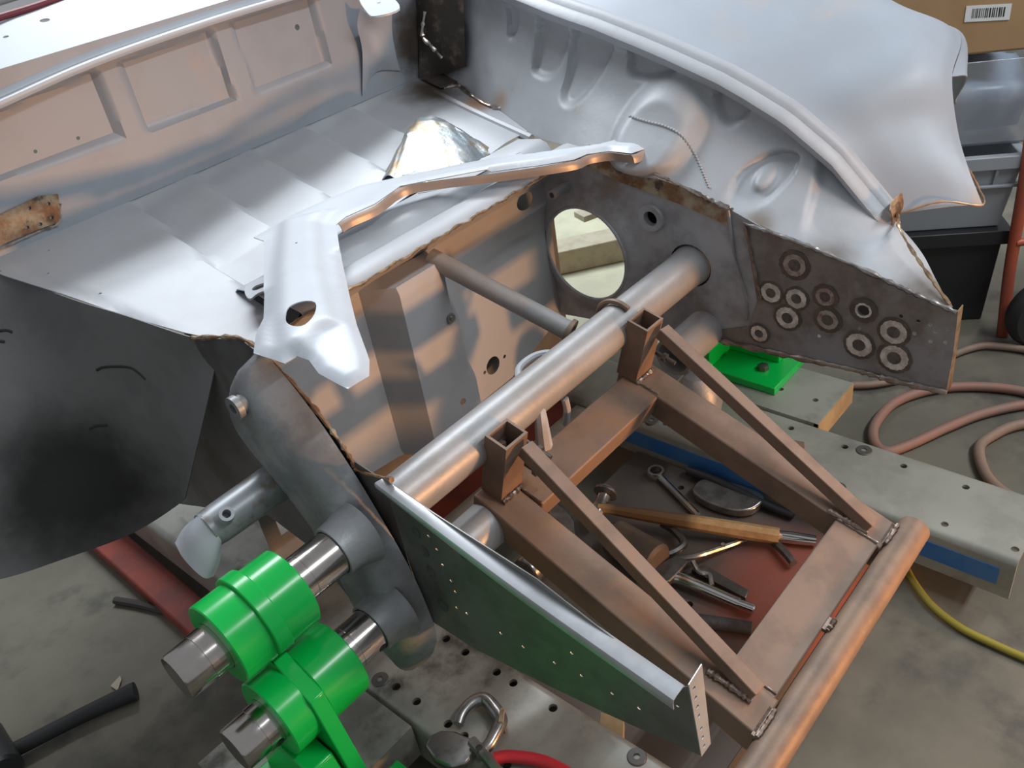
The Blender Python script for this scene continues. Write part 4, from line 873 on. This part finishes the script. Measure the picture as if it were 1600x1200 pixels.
bg = MB().loft([[stack_pt(-.2, .10, z2+.02), stack_pt(-.1, .06, z2+.03), stack_pt(0, .07, z2+.02), stack_pt(.07, .10, z2+.02)], [stack_pt(-.2, .08, z2+.10), stack_pt(-.08, .055, z2+.115), stack_pt(.01, .06, z2+.11), stack_pt(.08, .09, z2+.09)], [stack_pt(-.2, .16, z2+.13), stack_pt(-.08, .15, z2+.14), stack_pt(0, .15, z2+.135), stack_pt(.08, .18, z2+.14)], [stack_pt(-.2, .36, z2+.135), stack_pt(-.08, .36, z2+.14), stack_pt(0, .36, z2+.2), stack_pt(.08, .36, z2+.135)]], 6, 6, disp=lambda p: (0, 0, .008*math.sin(p.x*40+p.y*33))).build('plastic_bag', m_bag, None, thick=.002); tag(bg, 'crumpled pale blue plastic bag inside the clear tub', 'plastic bag')
cb = thing('cardboard_box', 'brown cardboard box with a white barcode sticker on top of the right stack', 'box', stack_pt(0, .2, z3))
ca0, ca1, cb0 = -.33, .065, .06
bx = MB(); Pq = [stack_pt(ca0, cb0, z3+.003), stack_pt(ca1, cb0, z3+.003), stack_pt(ca1, cb0+.4, z3+.003), stack_pt(ca0, cb0+.4, z3+.003)]
bx.prism(Pq, (0, 0, .35)).build('carton', m_card, cb, bevel=.006)
stk = MB().prism([stack_pt(a, cb0-.001, z) for a, z in ((-.085, z3+.074), (.003, z3+.069), (.003, z3+.101), (-.085, z3+.106))], tuple(uy*-.001)).build('barcode_sticker', m_paper, cb)
g = MB(); a = -.072
while a < -.008:
    w = random.choice((.0012, .002, .003)); zz = z3+.074-(a+.085)*.057
    g.prism([stack_pt(a, cb0-.0025, zz+.007), stack_pt(a+w, cb0-.0025, zz+.007), stack_pt(a+w, cb0-.0025, zz+.026), stack_pt(a, cb0-.0025, zz+.026)], tuple(uy*.0006)); a += w+random.choice((.0015, .0025))
g.build('barcode', m_ink, stk)
# hand truck
ht = thing('hand_truck', 'red-orange hand truck with grey rubber wheel at the right edge', 'hand truck', PZ(1590, 520, FZ))
MB().tube([PY(1566, 524, PZ(1566, 524, FZ)[1]), PP(1578, 420, PZ(1566, 524, FZ), (.6, -.8, 0)), PP(1600, 290, PZ(1566, 524, FZ), (.6, -.8, 0)), PP(1615, 180, PZ(1566, 524, FZ), (.6, -.8, 0))], .013, 12).build('upright', m_orange, ht)
wc = Vector(PZ(1612, 530, FZ)); ax = (Vector((RW[0][2], RW[1][2], 0))).normalized()
wcc = Vector((wc.x, wc.y, FZ+.085))
wl = MB().lathe(wcc-ax*.0, wcc+ax*.045, [(0, .045), (0, .075), (.006, .083), (.022, .086), (.038, .083), (.045, .075), (.045, .045)], 36, caps=False).build('wheel', m_black, ht)
MB().lathe(wcc+ax*.004, wcc+ax*.04, [(0, 0), (0, .05), (.03, .05), (.036, .02), (.036, 0)], 28).build('wheel_hub', m_grey, wl)
# the rest of the hand truck: second upright, cross bars, toe plate
r_ = (Vector((RW[0][0], RW[1][0], 0))).normalized()
B0 = Vector(PZ(1566, 524, FZ)); B1 = Vector(PP(1615, 180, PZ(1566, 524, FZ), (.6, -.8, 0)))
MB().tube([B0+r_*.30, B0.lerp(B1, .5)+r_*.30, B1+r_*.30], .013, 12).build('upright', m_orange, ht)
for t_ in (.12, .45, .8): MB().cyl(B0.lerp(B1, t_), B0.lerp(B1, t_)+r_*.30, .009, 12).build('cross_bar', m_orange, ht)
wl2 = MB().lathe(wcc+r_*.24, wcc+r_*.24+ax*.045, [(0, .045), (0, .075), (.006, .083), (.022, .086), (.038, .083), (.045, .075), (.045, .045)], 36, caps=False).build('wheel', m_black, ht)
MB().lathe(wcc+r_*.24+ax*.004, wcc+r_*.24+ax*.04, [(0, 0), (0, .05), (.03, .05), (.036, .02), (.036, 0)], 28).build('wheel_hub', m_grey, wl2)
MB().cyl(wcc+ax*.02, wcc+r_*.24+ax*.02, .007, 12).build('axle', m_dtool, ht)
